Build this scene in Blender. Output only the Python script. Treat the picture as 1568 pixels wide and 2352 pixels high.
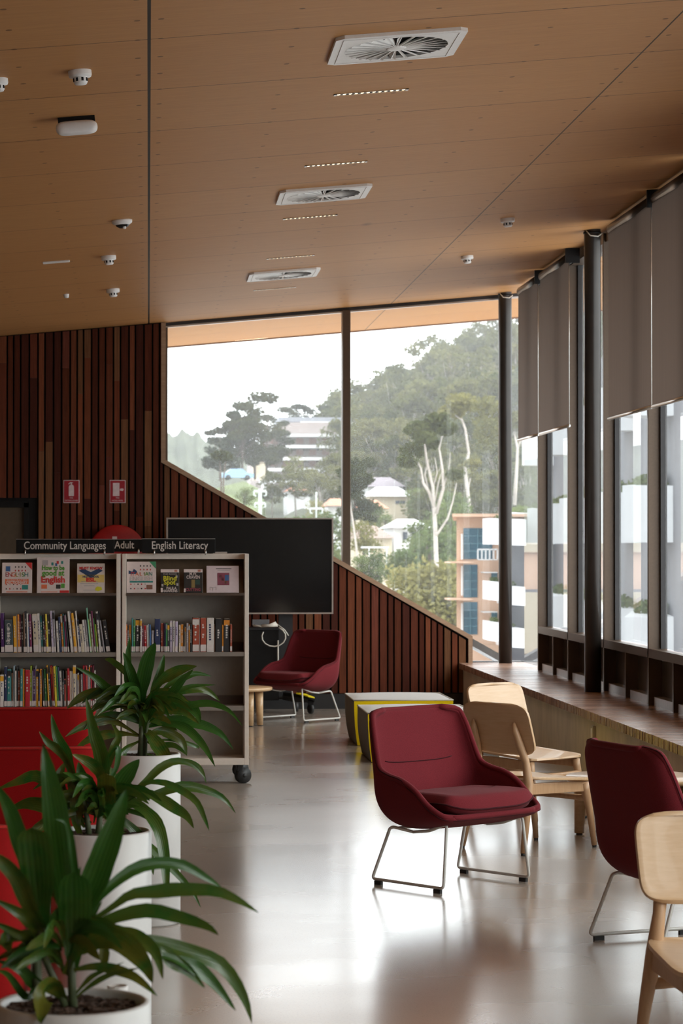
import bpy, bmesh, math, random
from mathutils import Vector, Matrix
R = random.Random(7)
SC = bpy.context.scene
for o in list(bpy.data.objects): bpy.data.objects.remove(o, do_unlink=True)
C = SC.collection

# ------------------------------------------------------------------ camera, sky, exposure
W, H, F = 1568, 2352, 5553.0
CAM = Vector((0, 0, 1.6))
PITCH = math.atan(80 / F)
YAW = math.atan(443 * math.cos(PITCH) / F)
cd = bpy.data.cameras.new('camera'); cam = bpy.data.objects.new('camera', cd); C.objects.link(cam)
cam.location = CAM
RM = Matrix.Rotation(-YAW, 3, 'Z') @ Matrix.Rotation(math.pi / 2 + PITCH, 3, 'X')
cam.rotation_euler = RM.to_euler()
cd.sensor_fit = 'VERTICAL'; cd.sensor_height = 36; cd.sensor_width = 24
cd.lens = 36 * F / H; cd.clip_end = 3000
cd.dof.use_dof = True; cd.dof.focus_distance = 11.4; cd.dof.aperture_fstop = 9
SC.camera = cam
w = bpy.data.worlds.new('overcast_sky'); SC.world = w; w.use_nodes = True
bg = w.node_tree.nodes['Background']
bg.inputs[0].default_value = (0.93, 0.965, 1.0, 1); bg.inputs[1].default_value = 4.0
SC.view_settings.view_transform = 'Standard'; SC.view_settings.look = 'None'
SC.view_settings.exposure = 0.0; SC.view_settings.gamma = 1.0; SC.view_settings.use_curve_mapping = False
sd = bpy.data.lights.new('veiled_sun', 'SUN'); sd.energy = 3.2; sd.angle = math.radians(55); sd.color = (1, .97, .92)
so = bpy.data.objects.new('veiled_sun', sd); C.objects.link(so)
so.rotation_euler = Vector((-.76, .42, -.50)).to_track_quat('-Z', 'Y').to_euler()     # soft light from the window side

# ------------------------------------------------------------------ pixel -> world
def ray(u, v): return (RM @ Vector(((u - 784) / F, -(v - 1176) / F, -1)))
def atY(u, v, Y): d = ray(u, v); return CAM + d * (Y / d.y)
def atZ(u, v, Z): d = ray(u, v); return CAM + d * ((Z - 1.6) / d.z)
def atX(u, v, X): d = ray(u, v); return CAM + d * (X / d.x)
CS = 0.0915; CZ = 3.797
def ceilz(x): return CZ + CS * x
def atCeil(u, v):
    d = ray(u, v); t = (CZ - 1.6) / (d.z - CS * d.x); return CAM + d * t

# ------------------------------------------------------------------ materials
def new_mat(name):
    m = bpy.data.materials.new(name); m.use_nodes = True; nt = m.node_tree; nt.nodes.clear()
    out = nt.nodes.new('ShaderNodeOutputMaterial'); p = nt.nodes.new('ShaderNodeBsdfPrincipled')
    nt.links.new(p.outputs[0], out.inputs[0]); return m, nt, p, out
def N(nt, t, **k):
    n = nt.nodes.new(t)
    for a, b in k.items():
        if a == 'inp':
            for i, x in b.items(): n.inputs[i].default_value = x
        else: setattr(n, a, b)
    return n
def coords(nt, scale=(1, 1, 1), kind='Object'):
    tc = N(nt, 'ShaderNodeTexCoord'); mp = N(nt, 'ShaderNodeMapping'); mp.inputs['Scale'].default_value = scale
    nt.links.new(tc.outputs[kind], mp.inputs[0]); return mp.outputs[0]
def noise(nt, vec, sc, det=3, rough=.5):
    n = N(nt, 'ShaderNodeTexNoise'); n.inputs['Scale'].default_value = sc; n.inputs['Detail'].default_value = det
    n.inputs['Roughness'].default_value = rough; nt.links.new(vec, n.inputs['Vector']); return n.outputs[0]
def ramp(nt, fac, stops):
    r = N(nt, 'ShaderNodeValToRGB'); e = r.color_ramp.elements
    while len(e) < len(stops): e.new(.5)
    for i, (p, c) in enumerate(stops): e[i].position = p; e[i].color = (*c, 1)
    nt.links.new(fac, r.inputs[0]); return r.outputs[0]
def mixc(nt, fac, a, b, mode='MIX'):
    m = N(nt, 'ShaderNodeMix', data_type='RGBA', blend_type=mode)
    for s, x in ((0, fac), (6, a), (7, b)):
        if hasattr(x, 'links'): nt.links.new(x, m.inputs[s])
        elif isinstance(x, (int, float)): m.inputs[s].default_value = x
        else: m.inputs[s].default_value = (*x, 1)
    return m.outputs[2]
def mth(nt, op, a, b=None, c=None, clamp=False):
    m = N(nt, 'ShaderNodeMath', operation=op, use_clamp=clamp)
    for i, x in enumerate((a, b, c)):
        if x is None: continue
        if hasattr(x, 'links'): nt.links.new(x, m.inputs[i])
        else: m.inputs[i].default_value = x
    return m.outputs[0]
def bump(nt, p, h, strength=.2, dist=.01):
    b = N(nt, 'ShaderNodeBump'); b.inputs['Strength'].default_value = strength; b.inputs['Distance'].default_value = dist
    nt.links.new(h, b.inputs['Height']); nt.links.new(b.outputs[0], p.inputs['Normal'])
def sh(c, k): return tuple(min(1, x * k) for x in c)
MC = {}
def simple(name, col, rough=.5, metal=0, var=.15, sc=20, stretch=(1, 1, 1), bmp=0, spec=None, coat=0):
    if name in MC: return MC[name]
    m, nt, p, out = new_mat(name)
    v = noise(nt, coords(nt, stretch), sc, 4, .6)
    nt.links.new(ramp(nt, v, [(.25, sh(col, 1 - var)), (.75, sh(col, 1 + var))]), p.inputs['Base Color'])
    p.inputs['Roughness'].default_value = rough; p.inputs['Metallic'].default_value = metal
    if spec is not None: p.inputs['Specular IOR Level'].default_value = spec
    if coat: p.inputs['Coat Weight'].default_value = coat; p.inputs['Coat Roughness'].default_value = .12
    if bmp: bump(nt, p, v, bmp, .005)
    MC[name] = m; return m
def emis(name, col, s):
    m, nt, p, out = new_mat(name); p.inputs['Base Color'].default_value = (*col, 1)
    p.inputs['Emission Color'].default_value = (*col, 1); p.inputs['Emission Strength'].default_value = s; return m

def ceiling_mat():
    m, nt, p, out = new_mat('ceiling_plywood')
    tc = N(nt, 'ShaderNodeTexCoord'); sx = N(nt, 'ShaderNodeSeparateXYZ'); nt.links.new(tc.outputs['Object'], sx.inputs[0])
    x, y = sx.outputs[0], sx.outputs[1]
    g = noise(nt, coords(nt, (.7, 9, 1)), 5, 5, .65); big = noise(nt, coords(nt, (.5, .8, 1)), .8, 2)
    base = ramp(nt, g, [(.3, (.43, .203, .074)), (.7, (.52, .258, .098))])
    cell = mth(nt, 'FLOOR', mth(nt, 'DIVIDE', mth(nt, 'SUBTRACT', y, 10.47), 1.164))
    wn = N(nt, 'ShaderNodeTexWhiteNoise', noise_dimensions='1D'); nt.links.new(cell, wn.inputs['W'])
    base = mixc(nt, mth(nt, 'MULTIPLY', wn.outputs[0], .22), base, (.40, .165, .055))
    base = mixc(nt, mth(nt, 'MULTIPLY', big, .25), base, (.50, .24, .10))
    def near(val, period, off, wd):      # 1 where |val-off| mod period < wd
        q = mth(nt, 'PINGPONG', mth(nt, 'SUBTRACT', val, off), period / 2)
        return mth(nt, 'LESS_THAN', q, wd)
    j1 = near(y, 1.164, 10.47, .0062)
    j2 = near(x, 1000, 0, .0075); j3 = mth(nt, 'LESS_THAN', mth(nt, 'ABSOLUTE', mth(nt, 'SUBTRACT', x, 2.4)), .0045)
    def dots(xp, xo, yp, yo, r):
        a = mth(nt, 'PINGPONG', mth(nt, 'SUBTRACT', x, xo), xp / 2); b = mth(nt, 'PINGPONG', mth(nt, 'SUBTRACT', y, yo), yp / 2)
        d = mth(nt, 'SQRT', mth(nt, 'ADD', mth(nt, 'MULTIPLY', a, a), mth(nt, 'MULTIPLY', b, b))); return mth(nt, 'LESS_THAN', d, r)
    dd = dots(2.4, .05, .388, 10.47, .0135)
    for xo, yo, yp in ((2.35, 10.47, .388), (.64, 10.47, .388), (1.24, 10.664, .388), (1.82, 10.47, .388)):
        dd = mth(nt, 'MAXIMUM', dd, dots(2.4, xo, yp, yo, .0135))
    # a small soft dark smudge
    sx_ = mth(nt, 'DIVIDE', mth(nt, 'SUBTRACT', x, 1.575), .05); sy_ = mth(nt, 'DIVIDE', mth(nt, 'SUBTRACT', y, 17.45), .12)
    st = mth(nt, 'SUBTRACT', 1, mth(nt, 'SQRT', mth(nt, 'ADD', mth(nt, 'MULTIPLY', sx_, sx_), mth(nt, 'MULTIPLY', sy_, sy_))), clamp=True)
    col = mixc(nt, mth(nt, 'MULTIPLY', dd, .8), base, (.12, .05, .02))
    col = mixc(nt, mth(nt, 'MULTIPLY', j1, .75), col, (.10, .04, .015))
    col = mixc(nt, mth(nt, 'MULTIPLY', st, .6), col, (.14, .07, .03))
    col = mixc(nt, mth(nt, 'MAXIMUM', j2, mth(nt, 'MULTIPLY', j3, .9)), col, (.012, .008, .006))
    nt.links.new(col, p.inputs['Base Color']); p.inputs['Roughness'].default_value = .5
    p.inputs['Specular IOR Level'].default_value = .18
    bump(nt, p, mth(nt, 'SUBTRACT', g, mth(nt, 'MAXIMUM', j1, j2)), .12, .004)
    return m
def floor_mat():
    m, nt, p, out = new_mat('polished_concrete')
    v = coords(nt); big = noise(nt, v, .9, 4, .6); fine = noise(nt, v, 55, 3, .7); sp = noise(nt, v, 140, 1, .5)
    sw = noise(nt, coords(nt, (.8, 1.2, 1)), .8, 3, .5)
    col = ramp(nt, big, [(.3, (.34, .283, .235)), (.7, (.43, .365, .31))])
    col = mixc(nt, mth(nt, 'MULTIPLY', fine, .22), col, (.20, .165, .14))
    dark = ramp(nt, sp, [(.30, (1, 1, 1)), (.40, (0, 0, 0))])
    col = mixc(nt, mth(nt, 'MULTIPLY', dark, .35), col, (.10, .08, .065))
    nt.links.new(col, p.inputs['Base Color'])
    nt.links.new(mth(nt, 'MULTIPLY_ADD', sw, .20, .17), p.inputs['Roughness'])
    p.inputs['Specular IOR Level'].default_value = .5
    p.inputs['Coat Weight'].default_value = .85
    nt.links.new(mth(nt, 'MULTIPLY_ADD', sw, .14, .11), p.inputs['Coat Roughness'])
    bump(nt, p, fine, .02, .002)
    return m
def attr_mat(name, rough=.5, grain=(1, 1, 1), gsc=8, gain=.35, bmp=.1, spec=.4):
    m, nt, p, out = new_mat(name); a = N(nt, 'ShaderNodeAttribute', attribute_name='tone')
    g = noise(nt, coords(nt, grain), gsc, 4, .6)
    c = mixc(nt, 1.0, a.outputs[0], ramp(nt, g, [(.25, (1 - gain,) * 3), (.75, (1 + gain * .3,) * 3)]), 'MULTIPLY')
    nt.links.new(c, p.inputs['Base Color']); p.inputs['Roughness'].default_value = rough
    p.inputs['Specular IOR Level'].default_value = spec
    if bmp: bump(nt, p, g, bmp, .003)
    return m
def wood(name, c1, c2, rough=.4, stretch=(1, 12, 12), sc=4, coat=0):
    m, nt, p, out = new_mat(name)
    g = noise(nt, coords(nt, stretch), sc, 5, .6); g2 = noise(nt, coords(nt, tuple(3 * s for s in stretch)), sc * 4, 2)
    c = ramp(nt, g, [(.3, c1), (.7, c2)]); c = mixc(nt, mth(nt, 'MULTIPLY', g2, .18), c, sh(c1, .75))
    nt.links.new(c, p.inputs['Base Color']); p.inputs['Roughness'].default_value = rough
    if coat: p.inputs['Coat Weight'].default_value = coat
    bump(nt, p, g2, .05, .002); return m
def fabric(name, col, sc=420, var=.25, sheen=.04):
    m, nt, p, out = new_mat(name)
    a = noise(nt, coords(nt), sc, 2, .6); b = noise(nt, coords(nt), 9, 3, .6)
    c = ramp(nt, a, [(.3, sh(col, 1 - var)), (.7, sh(col, 1 + var))])
    c = mixc(nt, mth(nt, 'MULTIPLY', b, .3), c, sh(col, .7))
    nt.links.new(c, p.inputs['Base Color']); p.inputs['Roughness'].default_value = .9
    p.inputs['Sheen Weight'].default_value = sheen; p.inputs['Specular IOR Level'].default_value = .15
    bump(nt, p, a, .25, .002); return m
def glass_mat(name, tint, ior, veil, vcol=(.8, .85, .84)):
    m, nt, p, out = new_mat(name); nt.nodes.remove(p)
    tr = N(nt, 'ShaderNodeBsdfTransparent'); tr.inputs[0].default_value = (*tint, 1)
    gl = N(nt, 'ShaderNodeBsdfGlossy'); gl.inputs['Roughness'].default_value = .0; gl.inputs[0].default_value = (1, 1, 1, 1)
    df = N(nt, 'ShaderNodeBsdfTranslucent'); df.inputs[0].default_value = (*vcol, 1)
    fr = N(nt, 'ShaderNodeFresnel'); fr.inputs[0].default_value = ior
    a = N(nt, 'ShaderNodeMixShader'); b = N(nt, 'ShaderNodeMixShader')
    haze_mottle = noise(nt, coords(nt, (1, 1, .35)), 1.5, 4, .7)  # mottled pale veil stands in for outdoor haze seen through the glass
    nt.links.new(mth(nt, 'MULTIPLY', haze_mottle, veil * 2), a.inputs[0])
    nt.links.new(tr.outputs[0], a.inputs[1]); nt.links.new(df.outputs[0], a.inputs[2])
    nt.links.new(fr.outputs[0], b.inputs[0]); nt.links.new(a.outputs[0], b.inputs[1]); nt.links.new(gl.outputs[0], b.inputs[2])
    nt.links.new(b.outputs[0], out.inputs[0]); return m
def leaf_mat(name, g1, g2, yel, yamt=.5, rough=.32, tl=.22):
    m, nt, p, out = new_mat(name)
    a = N(nt, 'ShaderNodeAttribute', attribute_name='tone'); st = N(nt, 'ShaderNodeSeparateColor'); nt.links.new(a.outputs[0], st.inputs[0])
    # tone.r = brownness of the leaf, tone.g = position across, tone.b = along
    n1 = noise(nt, coords(nt), 14, 3, .6)
    stripe = mth(nt, 'SINE', mth(nt, 'MULTIPLY', st.outputs[1], 42))
    c = mixc(nt, mth(nt, 'MULTIPLY_ADD', stripe, .25, .4), g1, g2)
    ym = mth(nt, 'MULTIPLY', st.outputs[0], ramp_v(nt, n1))
    c = mixc(nt, mth(nt, 'MULTIPLY', ym, yamt), c, yel)
    nt.links.new(c, p.inputs['Base Color']); p.inputs['Roughness'].default_value = rough
    p.inputs['Specular IOR Level'].default_value = .6
    bump(nt, p, stripe, .12, .002)
    t = N(nt, 'ShaderNodeBsdfTranslucent'); nt.links.new(c, t.inputs[0])
    mx = N(nt, 'ShaderNodeMixShader'); mx.inputs[0].default_value = tl
    nt.links.new(p.outputs[0], mx.inputs[1]); nt.links.new(t.outputs[0], mx.inputs[2]); nt.links.new(mx.outputs[0], out.inputs[0])
    return m
def ramp_v(nt, fac):
    r = N(nt, 'ShaderNodeMapRange'); nt.links.new(fac, r.inputs[0]); r.inputs[1].default_value = .34; r.inputs[2].default_value = .56; return r.outputs[0]
def foliage_mat(name, c1, c2, dist_var=.5):
    m, nt, p, out = new_mat(name); nt.nodes.remove(p)
    oi = N(nt, 'ShaderNodeObjectInfo'); n1 = noise(nt, coords(nt), .6, 3, .6)
    f = mth(nt, 'ADD', mth(nt, 'MULTIPLY', oi.outputs['Random'], .6), mth(nt, 'MULTIPLY', n1, .5))
    c = ramp(nt, f, [(.2, c1), (.85, c2)])
    d = N(nt, 'ShaderNodeBsdfDiffuse'); t = N(nt, 'ShaderNodeBsdfTranslucent'); nt.links.new(c, d.inputs[0]); nt.links.new(c, t.inputs[0])
    mx = N(nt, 'ShaderNodeMixShader'); mx.inputs[0].default_value = .35
    nt.links.new(d.outputs[0], mx.inputs[1]); nt.links.new(t.outputs[0], mx.inputs[2]); nt.links.new(mx.outputs[0], out.inputs[0]); return m

M = {}
M['ceil'] = ceiling_mat(); M['floor'] = floor_mat()
M['batten'] = attr_mat('hardwood_battens', .55, (10, 10, .6), 6, .45, .1, .15)
M['black'] = simple('matt_black', (.010, .009, .009), .6, spec=.15)
M['blackgloss'] = simple('black_gloss', (.006, .006, .007), .08, var=.1)
M['blackpanel'] = simple('black_laminate', (.018, .018, .02), .45)
M['trim'] = wood('timber_trim', (.30, .18, .11), (.40, .26, .17), .45)
M['bronze'] = simple('bronze_aluminium', (.105, .070, .048), .38, .35, .1, 60)
M['bronzedark'] = simple('dark_bronze_gasket', (.03, .028, .03), .45, .2)
M['panelgrey'] = simple('bronze_infill_panel', (.09, .075, .065), .3, .4)
M['column'] = simple('dark_steel_column', (.030, .024, .021), .30, .3, .15, 8)
M['silver'] = simple('satin_silver', (.62, .60, .58), .3, .9, .06, 50)
M['wirew'] = simple('white_powder_coat', (.66, .65, .62), .4, .1, .05)
M['white'] = simple('white_plastic', (.84, .80, .78), .4, 0, .05)
M['whitemetal'] = simple('white_metal_plate', (.86, .82, .79), .42, 0, .05, 60)
M['glass1'] = glass_mat('window_glass', (.94, .965, .955), 1.5, .05)
M['glass2'] = glass_mat('side_glass', (.90, .945, .93), 1.7, .055)
M['bench'] = attr_mat('bench_slats', .27, (1.5, 12, 12), 5, .35, .05, .6)
M['concrete'] = simple('raw_concrete', (.56, .49, .38), .8, 0, .22, 5, (1, 1, .35), .25)
M['burg'] = fabric('burgundy_wool', (.150, .015, .021))
M['burgpipe'] = fabric('burgundy_piping', (.05, .006, .009))
M['red'] = fabric('red_upholstery', (.24, .003, .003), 300, .12, .0)
M['redpipe'] = fabric('red_piping', (.38, .02, .015), 300, .1)
M['oak'] = wood('oak_veneer', (.56, .36, .20), (.63, .43, .26), .38, (14, 1.2, 14), 6, .15)
M['oakleg'] = wood('oak_solid', (.46, .27, .145), (.56, .35, .20), .42, (10, 10, 1.2), 5)
M['tabletop'] = wood('oak_table', (.50, .31, .16), (.62, .42, .24), .35, (2, 14, 14), 4, .2)
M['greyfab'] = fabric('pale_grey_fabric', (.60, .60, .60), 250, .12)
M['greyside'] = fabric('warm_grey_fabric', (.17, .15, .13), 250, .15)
M['yellow'] = fabric('yellow_fabric', (.72, .52, .005), 250, .12)
M['piping'] = fabric('cream_piping', (.55, .52, .46), 200, .1)
M['cased'] = simple('bookcase_frame', (.68, .59, .52), .5, 0, .05, 30)
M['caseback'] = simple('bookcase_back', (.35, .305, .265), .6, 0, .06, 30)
M['casebrown'] = simple('bookcase_brown', (.075, .045, .030), .55, 0, .15, 30)
M['rubber'] = simple('black_rubber', (.02, .02, .021), .55)
M['soil'] = simple('bark_mulch', (.055, .026, .014), .9, 0, .7, 60, (1, 1, 1), .9)
M['pot'] = simple('white_planter', (.60, .585, .57), .42, 0, .05, 8)
M['leaf'] = leaf_mat('strap_leaf', (.020, .078, .010), (.045, .150, .022), (.20, .13, .015), .6, .27, .25)
M['stem'] = simple('plant_stem', (.06, .075, .03), .6, 0, .3, 30)
M['hillfol'] = foliage_mat('gum_foliage', (.060, .072, .028), (.155, .150, .062))
M['darkfol'] = foliage_mat('dark_foliage', (.026, .034, .016), (.060, .066, .030))
M['greenfol'] = foliage_mat('garden_foliage', (.07, .10, .04), (.15, .18, .07))
M['yelfol'] = foliage_mat('golden_foliage', (.16, .15, .05), (.24, .22, .09))
M['bark'] = simple('pale_gum_bark', (.38, .335, .30), .8, 0, .25, 1.5)
M['darkbark'] = simple('brown_bark', (.10, .075, .06), .9, 0, .3, 2)
M['hillground'] = simple('hillside_scrub', (.075, .080, .050), 1, 0, .5, .12)
M['grassy'] = simple('grass_bank', (.12, .15, .055), 1, 0, .4, .3)
M['rug'] = simple('brown_carpet', (.15, .095, .065), .95, 0, .6, 90, (1, 1, 1), .6)
M['cable'] = simple('white_cable', (.6, .56, .5), .5)

# ------------------------------------------------------------------ object helpers
def tag(o, label=None, cat=None, group=None, kind=None):
    if label: o['label'] = label
    if cat: o['category'] = cat
    if group: o['group'] = group
    if kind: o['kind'] = kind
    return o
def empty(name, loc, rz=0, label=None, cat=None, group=None, rot=None):
    o = bpy.data.objects.new(name, None); C.objects.link(o); o.location = loc
    o.rotation_euler = rot if rot else (0, 0, rz); o.empty_display_size = .1
    return tag(o, label, cat, group)
def copy_tree(o, parent=None):
    c = o.copy(); C.objects.link(c); c.parent = parent
    for ch in list(o.children): copy_tree(ch, c)
    return c
class MB:
    def __init__(s): s.v = []; s.f = []; s.t = []; s.m = []; s.sm = []; s.tone = (1, 1, 1); s.mi = 0; s.smooth = False
    def addv(s, pts):
        n = len(s.v); s.v += [tuple(p) for p in pts]; return n
    def face(s, idx, tones=None):
        s.f.append(tuple(idx)); s.t.append(tones if tones else [s.tone] * len(idx)); s.m.append(s.mi); s.sm.append(s.smooth)
    def box(s, x0, x1, y0, y1, z0, z1, T=None):
        P = [Vector((x, y, z)) for z in (z0, z1) for x, y in ((x0, y0), (x1, y0), (x1, y1), (x0, y1))]
        if T: P = [T @ p for p in P]
        n = s.addv(P)
        for q in ((0, 3, 2, 1), (4, 5, 6, 7), (0, 1, 5, 4), (1, 2, 6, 5), (2, 3, 7, 6), (3, 0, 4, 7)): s.face([n + i for i in q])
        return s
    def prism(s, pts, dvec, caps=True):      # polygon pts extruded by dvec
        d = Vector(dvec); n = s.addv(pts); k = len(pts); s.addv([Vector(p) + d for p in pts])
        if caps: s.face([n + i for i in range(k)]); s.face([n + k + i for i in reversed(range(k))])
        for i in range(k): j = (i + 1) % k; s.face((n + j, n + i, n + k + i, n + k + j))
        return s
    def tube(s, pts, r, sides=8, cap=True, flat=None):
        pts = [Vector(p) for p in pts]; rr = r if isinstance(r, (list, tuple)) else [r] * len(pts)
        sm = s.smooth; s.smooth = True; rings = []; up = None
        for i, p in enumerate(pts):
            t = (pts[min(i + 1, len(pts) - 1)] - pts[max(i - 1, 0)]).normalized()
            if up is None:
                a = Vector((0, 0, 1)) if abs(t.z) < .9 else Vector((0, 1, 0)); up = (a - t * a.dot(t)).normalized()
            else:
                up = (up - t * up.dot(t)).normalized()
            b = t.cross(up); fx, fy = flat if flat else (1, 1)
            rings.append(s.addv([p + (up * math.cos(q) * fx + b * math.sin(q) * fy) * rr[i] for q in [2 * math.pi * k / sides for k in range(sides)]]))
        for a, b in zip(rings, rings[1:]):
            for k in range(sides): l = (k + 1) % sides; s.face((a + k, a + l, b + l, b + k))
        if cap: s.face([rings[0] + k for k in reversed(range(sides))]); s.face([rings[-1] + k for k in range(sides)])
        s.smooth = sm; return s
    def lathe(s, prof, sides=32, c=(0, 0, 0)):     # prof: (r,z)
        sm = s.smooth; s.smooth = True; rings = []
        for r, z in prof: rings.append(s.addv([(c[0] + r * math.cos(2 * math.pi * k / sides), c[1] + r * math.sin(2 * math.pi * k / sides), c[2] + z) for k in range(sides)]))
        for a, b in zip(rings, rings[1:]):
            for k in range(sides): l = (k + 1) % sides; s.face((a + k, a + l, b + l, b + k))
        s.smooth = sm; return s
    def grid(s, fn, nu, nv, closed=False):
        sm = s.smooth; s.smooth = True
        n = s.addv([fn(i / nu, j / nv) for i in range(nu + 1) for j in range(nv + 1)])
        for i in range(nu):
            for j in range(nv): a = n + i * (nv + 1) + j; s.face((a, a + 1, a + nv + 2, a + nv + 1))
        s.smooth = sm; return s
    def build(s, name, mats, parent=None, bevel=0, subsurf=0, solid=0):
        me = bpy.data.meshes.new(name); me.from_pydata(s.v, [], s.f)
        if not isinstance(mats, (list, tuple)): mats = [mats]
        for m in mats: me.materials.append(m)
        me.polygons.foreach_set('material_index', s.m); me.polygons.foreach_set('use_smooth', s.sm)
        if any(t[0] != (1, 1, 1) for t in s.t):
            ca = me.color_attributes.new('tone', 'FLOAT_COLOR', 'CORNER')
            flat = [];
            for t in s.t:
                for c in t: flat += [c[0], c[1], c[2], 1]
            ca.data.foreach_set('color', flat)
        me.update(); o = bpy.data.objects.new(name, me); C.objects.link(o); o.parent = parent
        if solid: md = o.modifiers.new('solid', 'SOLIDIFY'); md.thickness = solid; md.offset = 0
        if bevel: md = o.modifiers.new('bevel', 'BEVEL'); md.width = bevel; md.segments = 2; md.limit_method = 'ANGLE'
        if subsurf: md = o.modifiers.new('sub', 'SUBSURF'); md.levels = subsurf; md.render_levels = subsurf
        return o
def boxo(name, x0, x1, y0, y1, z0, z1, mat, parent=None, bevel=0): return MB().box(x0, x1, y0, y1, z0, z1).build(name, mat, parent, bevel)
def struct(o): o['kind'] = 'structure'; return o
def text(name, s, size, mat, parent, loc, align='CENTER', ext=.001, off=0, sx=1, rot=(math.pi / 2, 0, 0), width=None):
    cu = bpy.data.curves.new(name, 'FONT'); cu.body = s; cu.size = size; cu.extrude = ext; cu.offset = off; cu.align_x = align; cu.align_y = 'CENTER'; cu.resolution_u = 3
    t = bpy.data.objects.new('tmp', cu); C.objects.link(t); dg = bpy.context.evaluated_depsgraph_get(); dg.update()
    me = bpy.data.meshes.new_from_object(t.evaluated_get(dg)); bpy.data.objects.remove(t, do_unlink=True)
    if width:
        xs = [v.co.x for v in me.vertices]; sx = width / max(1e-6, max(xs) - min(xs))
    for v in me.vertices: v.co.x *= sx
    me.materials.clear(); me.materials.append(mat); o = bpy.data.objects.new(name, me); C.objects.link(o)
    o.parent = parent; o.location = loc; o.rotation_euler = rot; return o
def arc_path(pts, r, n=5):
    pts = [Vector(p) for p in pts]; out = [pts[0]]
    for a, b, c in zip(pts, pts[1:], pts[2:]):
        d1 = (a - b); d2 = (c - b); k = min(r, d1.length * .45, d2.length * .45); p1 = b + d1.normalized() * k; p2 = b + d2.normalized() * k
        for i in range(n + 1): t = i / n; out.append(p1 * (1 - t) ** 2 + b * 2 * t * (1 - t) + p2 * t * t)
    out.append(pts[-1]); return out

# ================================================================== STRUCTURE
WY = 23.85                       # far wall plane (room side)
GX = 3.74                        # side glass plane
struct(boxo('floor', -7, 3.9, -3, 24.1, -.2, 0, M['floor']))
mb = MB(); x0, x1 = -7, 5.25
mb.prism([(x0, -3, ceilz(x0)), (x1, -3, ceilz(x1)), (x1, -3, ceilz(x1) + .3), (x0, -3, ceilz(x0) + .3)], (0, 29.8, 0))
struct(mb.build('ceiling', M['ceil']))
o = MB(); o.prism([(x0, 26.8, ceilz(x0) - .015), (x1, 26.8, ceilz(x1) - .015), (x1, 26.8, ceilz(x1) + .34), (x0, 26.8, ceilz(x0) + .34)], (0, .03, 0))
o.prism([(x1, -3, ceilz(x1) - .10), (x1 + .03, -3, ceilz(x1) - .10), (x1 + .03, -3, ceilz(x1) + .34), (x1, -3, ceilz(x1) + .34)], (0, 29.83, 0))
struct(o.build('trim_1', simple('rusted_fascia', (.20, .11, .07), .7)))
# far wall: backing with the raked sill
XL = .137; DX0, DZ0, DX1, DZ1 = .159, 2.45, 3.166, .689
def rake(x): return DZ0 + (DZ1 - DZ0) * (x - DX0) / (DX1 - DX0)
WE = 3.19
pts = [(-7, 0, 0), (WE, 0, 0), (WE, 0, .689), (XL, 0, 2.46), (XL, 0, ceilz(XL)), (-7, 0, ceilz(-7))]
mb = MB(); mb.prism([(x, WY, z) for x, y, z in pts], (0, .18, 0)); wf = struct(mb.build('wall_far', M['black']))
mb = MB(); x = -6.95; tones = [(.085, .019, .008), (.11, .027, .011), (.15, .040, .017), (.18, .052, .022), (.065, .015, .008), (.13, .032, .015), (.17, .072, .032), (.15, .040, .024)]
DOORX0, DOORX1, DOORZ = -2.15, -1.17, 2.03
while x < WE - .03:
    bw = R.choice((.066, .066, .044, .05, .06)); xb = min(x + bw, WE - .02)
    if x < XL < x + bw: xb = XL
    top = ceilz(x) - .01 if xb <= XL + .001 else rake((x + xb) / 2) - .012
    def toplim(xx): return (ceilz(xx) - .01) if xb <= XL + .001 else min(rake(xx) - .03, 5)
    z = .155
    if DOORX0 - .05 < xb and x < DOORX1 + .05: z = DOORZ + .05
    lim = min(toplim(x), toplim(xb)); segs = []
    while z < lim:
        z2 = z + R.uniform(.7, 2.6)
        if z2 > lim - .25: z2 = 99
        mb.tone = R.choice(tones); k = R.uniform(.85, 1.15); mb.tone = tuple(c * k for c in mb.tone)
        if z2 == 99: a, b = toplim(x), toplim(xb)
        else: a = b = z2 - .0015
        mb.prism([(x, WY - .035, z), (xb, WY - .035, z), (xb, WY - .035, b), (x, WY - .035, a)], (0, .034, 0)); z = z2 if z2 != 99 else 100
    x = xb + .018
mb.build('timber_battens', M['batten'], wf)
struct(boxo('baseboard_far', -7, WE - .02, WY - .022, WY, 0, .15, M['blackpanel']))
# raked timber sill trim and end post
mb = MB(); t = .045
P = [(XL - .015, ceilz(XL) - .005), (XL + .03, ceilz(XL) - .005), (XL + .03, 2.455), (WE + .012, .715), (WE + .012, .45), (WE - .03, .45), (WE - .03, .69), (XL - .015, 2.43)]
for quad in (((0, 1, 2, 7)), ((7, 2, 3, 6)), ((6, 3, 4, 5))):
    mb.prism([(P[i][0], WY - .05, P[i][1]) for i in quad], (0, .28, 0))
struct(mb.build('trim_2', M['trim']))
# door at the left edge
dr = struct(boxo('door_1', DOORX0, DOORX1 - .045, WY - .012, WY + .02, 0, DOORZ - .045, simple('brown_door_leaf', (.075, .050, .030), .5)))
mb = MB(); mb.box(DOORX0 - .05, DOORX0, WY - .05, WY, 0, DOORZ); mb.box(DOORX1 - .045, DOORX1, WY - .05, WY, 0, DOORZ); mb.box(DOORX0 - .05, DOORX1, WY - .05, WY, DOORZ - .045, DOORZ + .02)
mb.build('door_frame', M['black'], dr); MB().tube([(DOORX0 + .08, WY - .05, 1.0), (DOORX0 + .2, WY - .05, 1.0)], .01).build('door_handle', M['silver'], dr)
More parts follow.
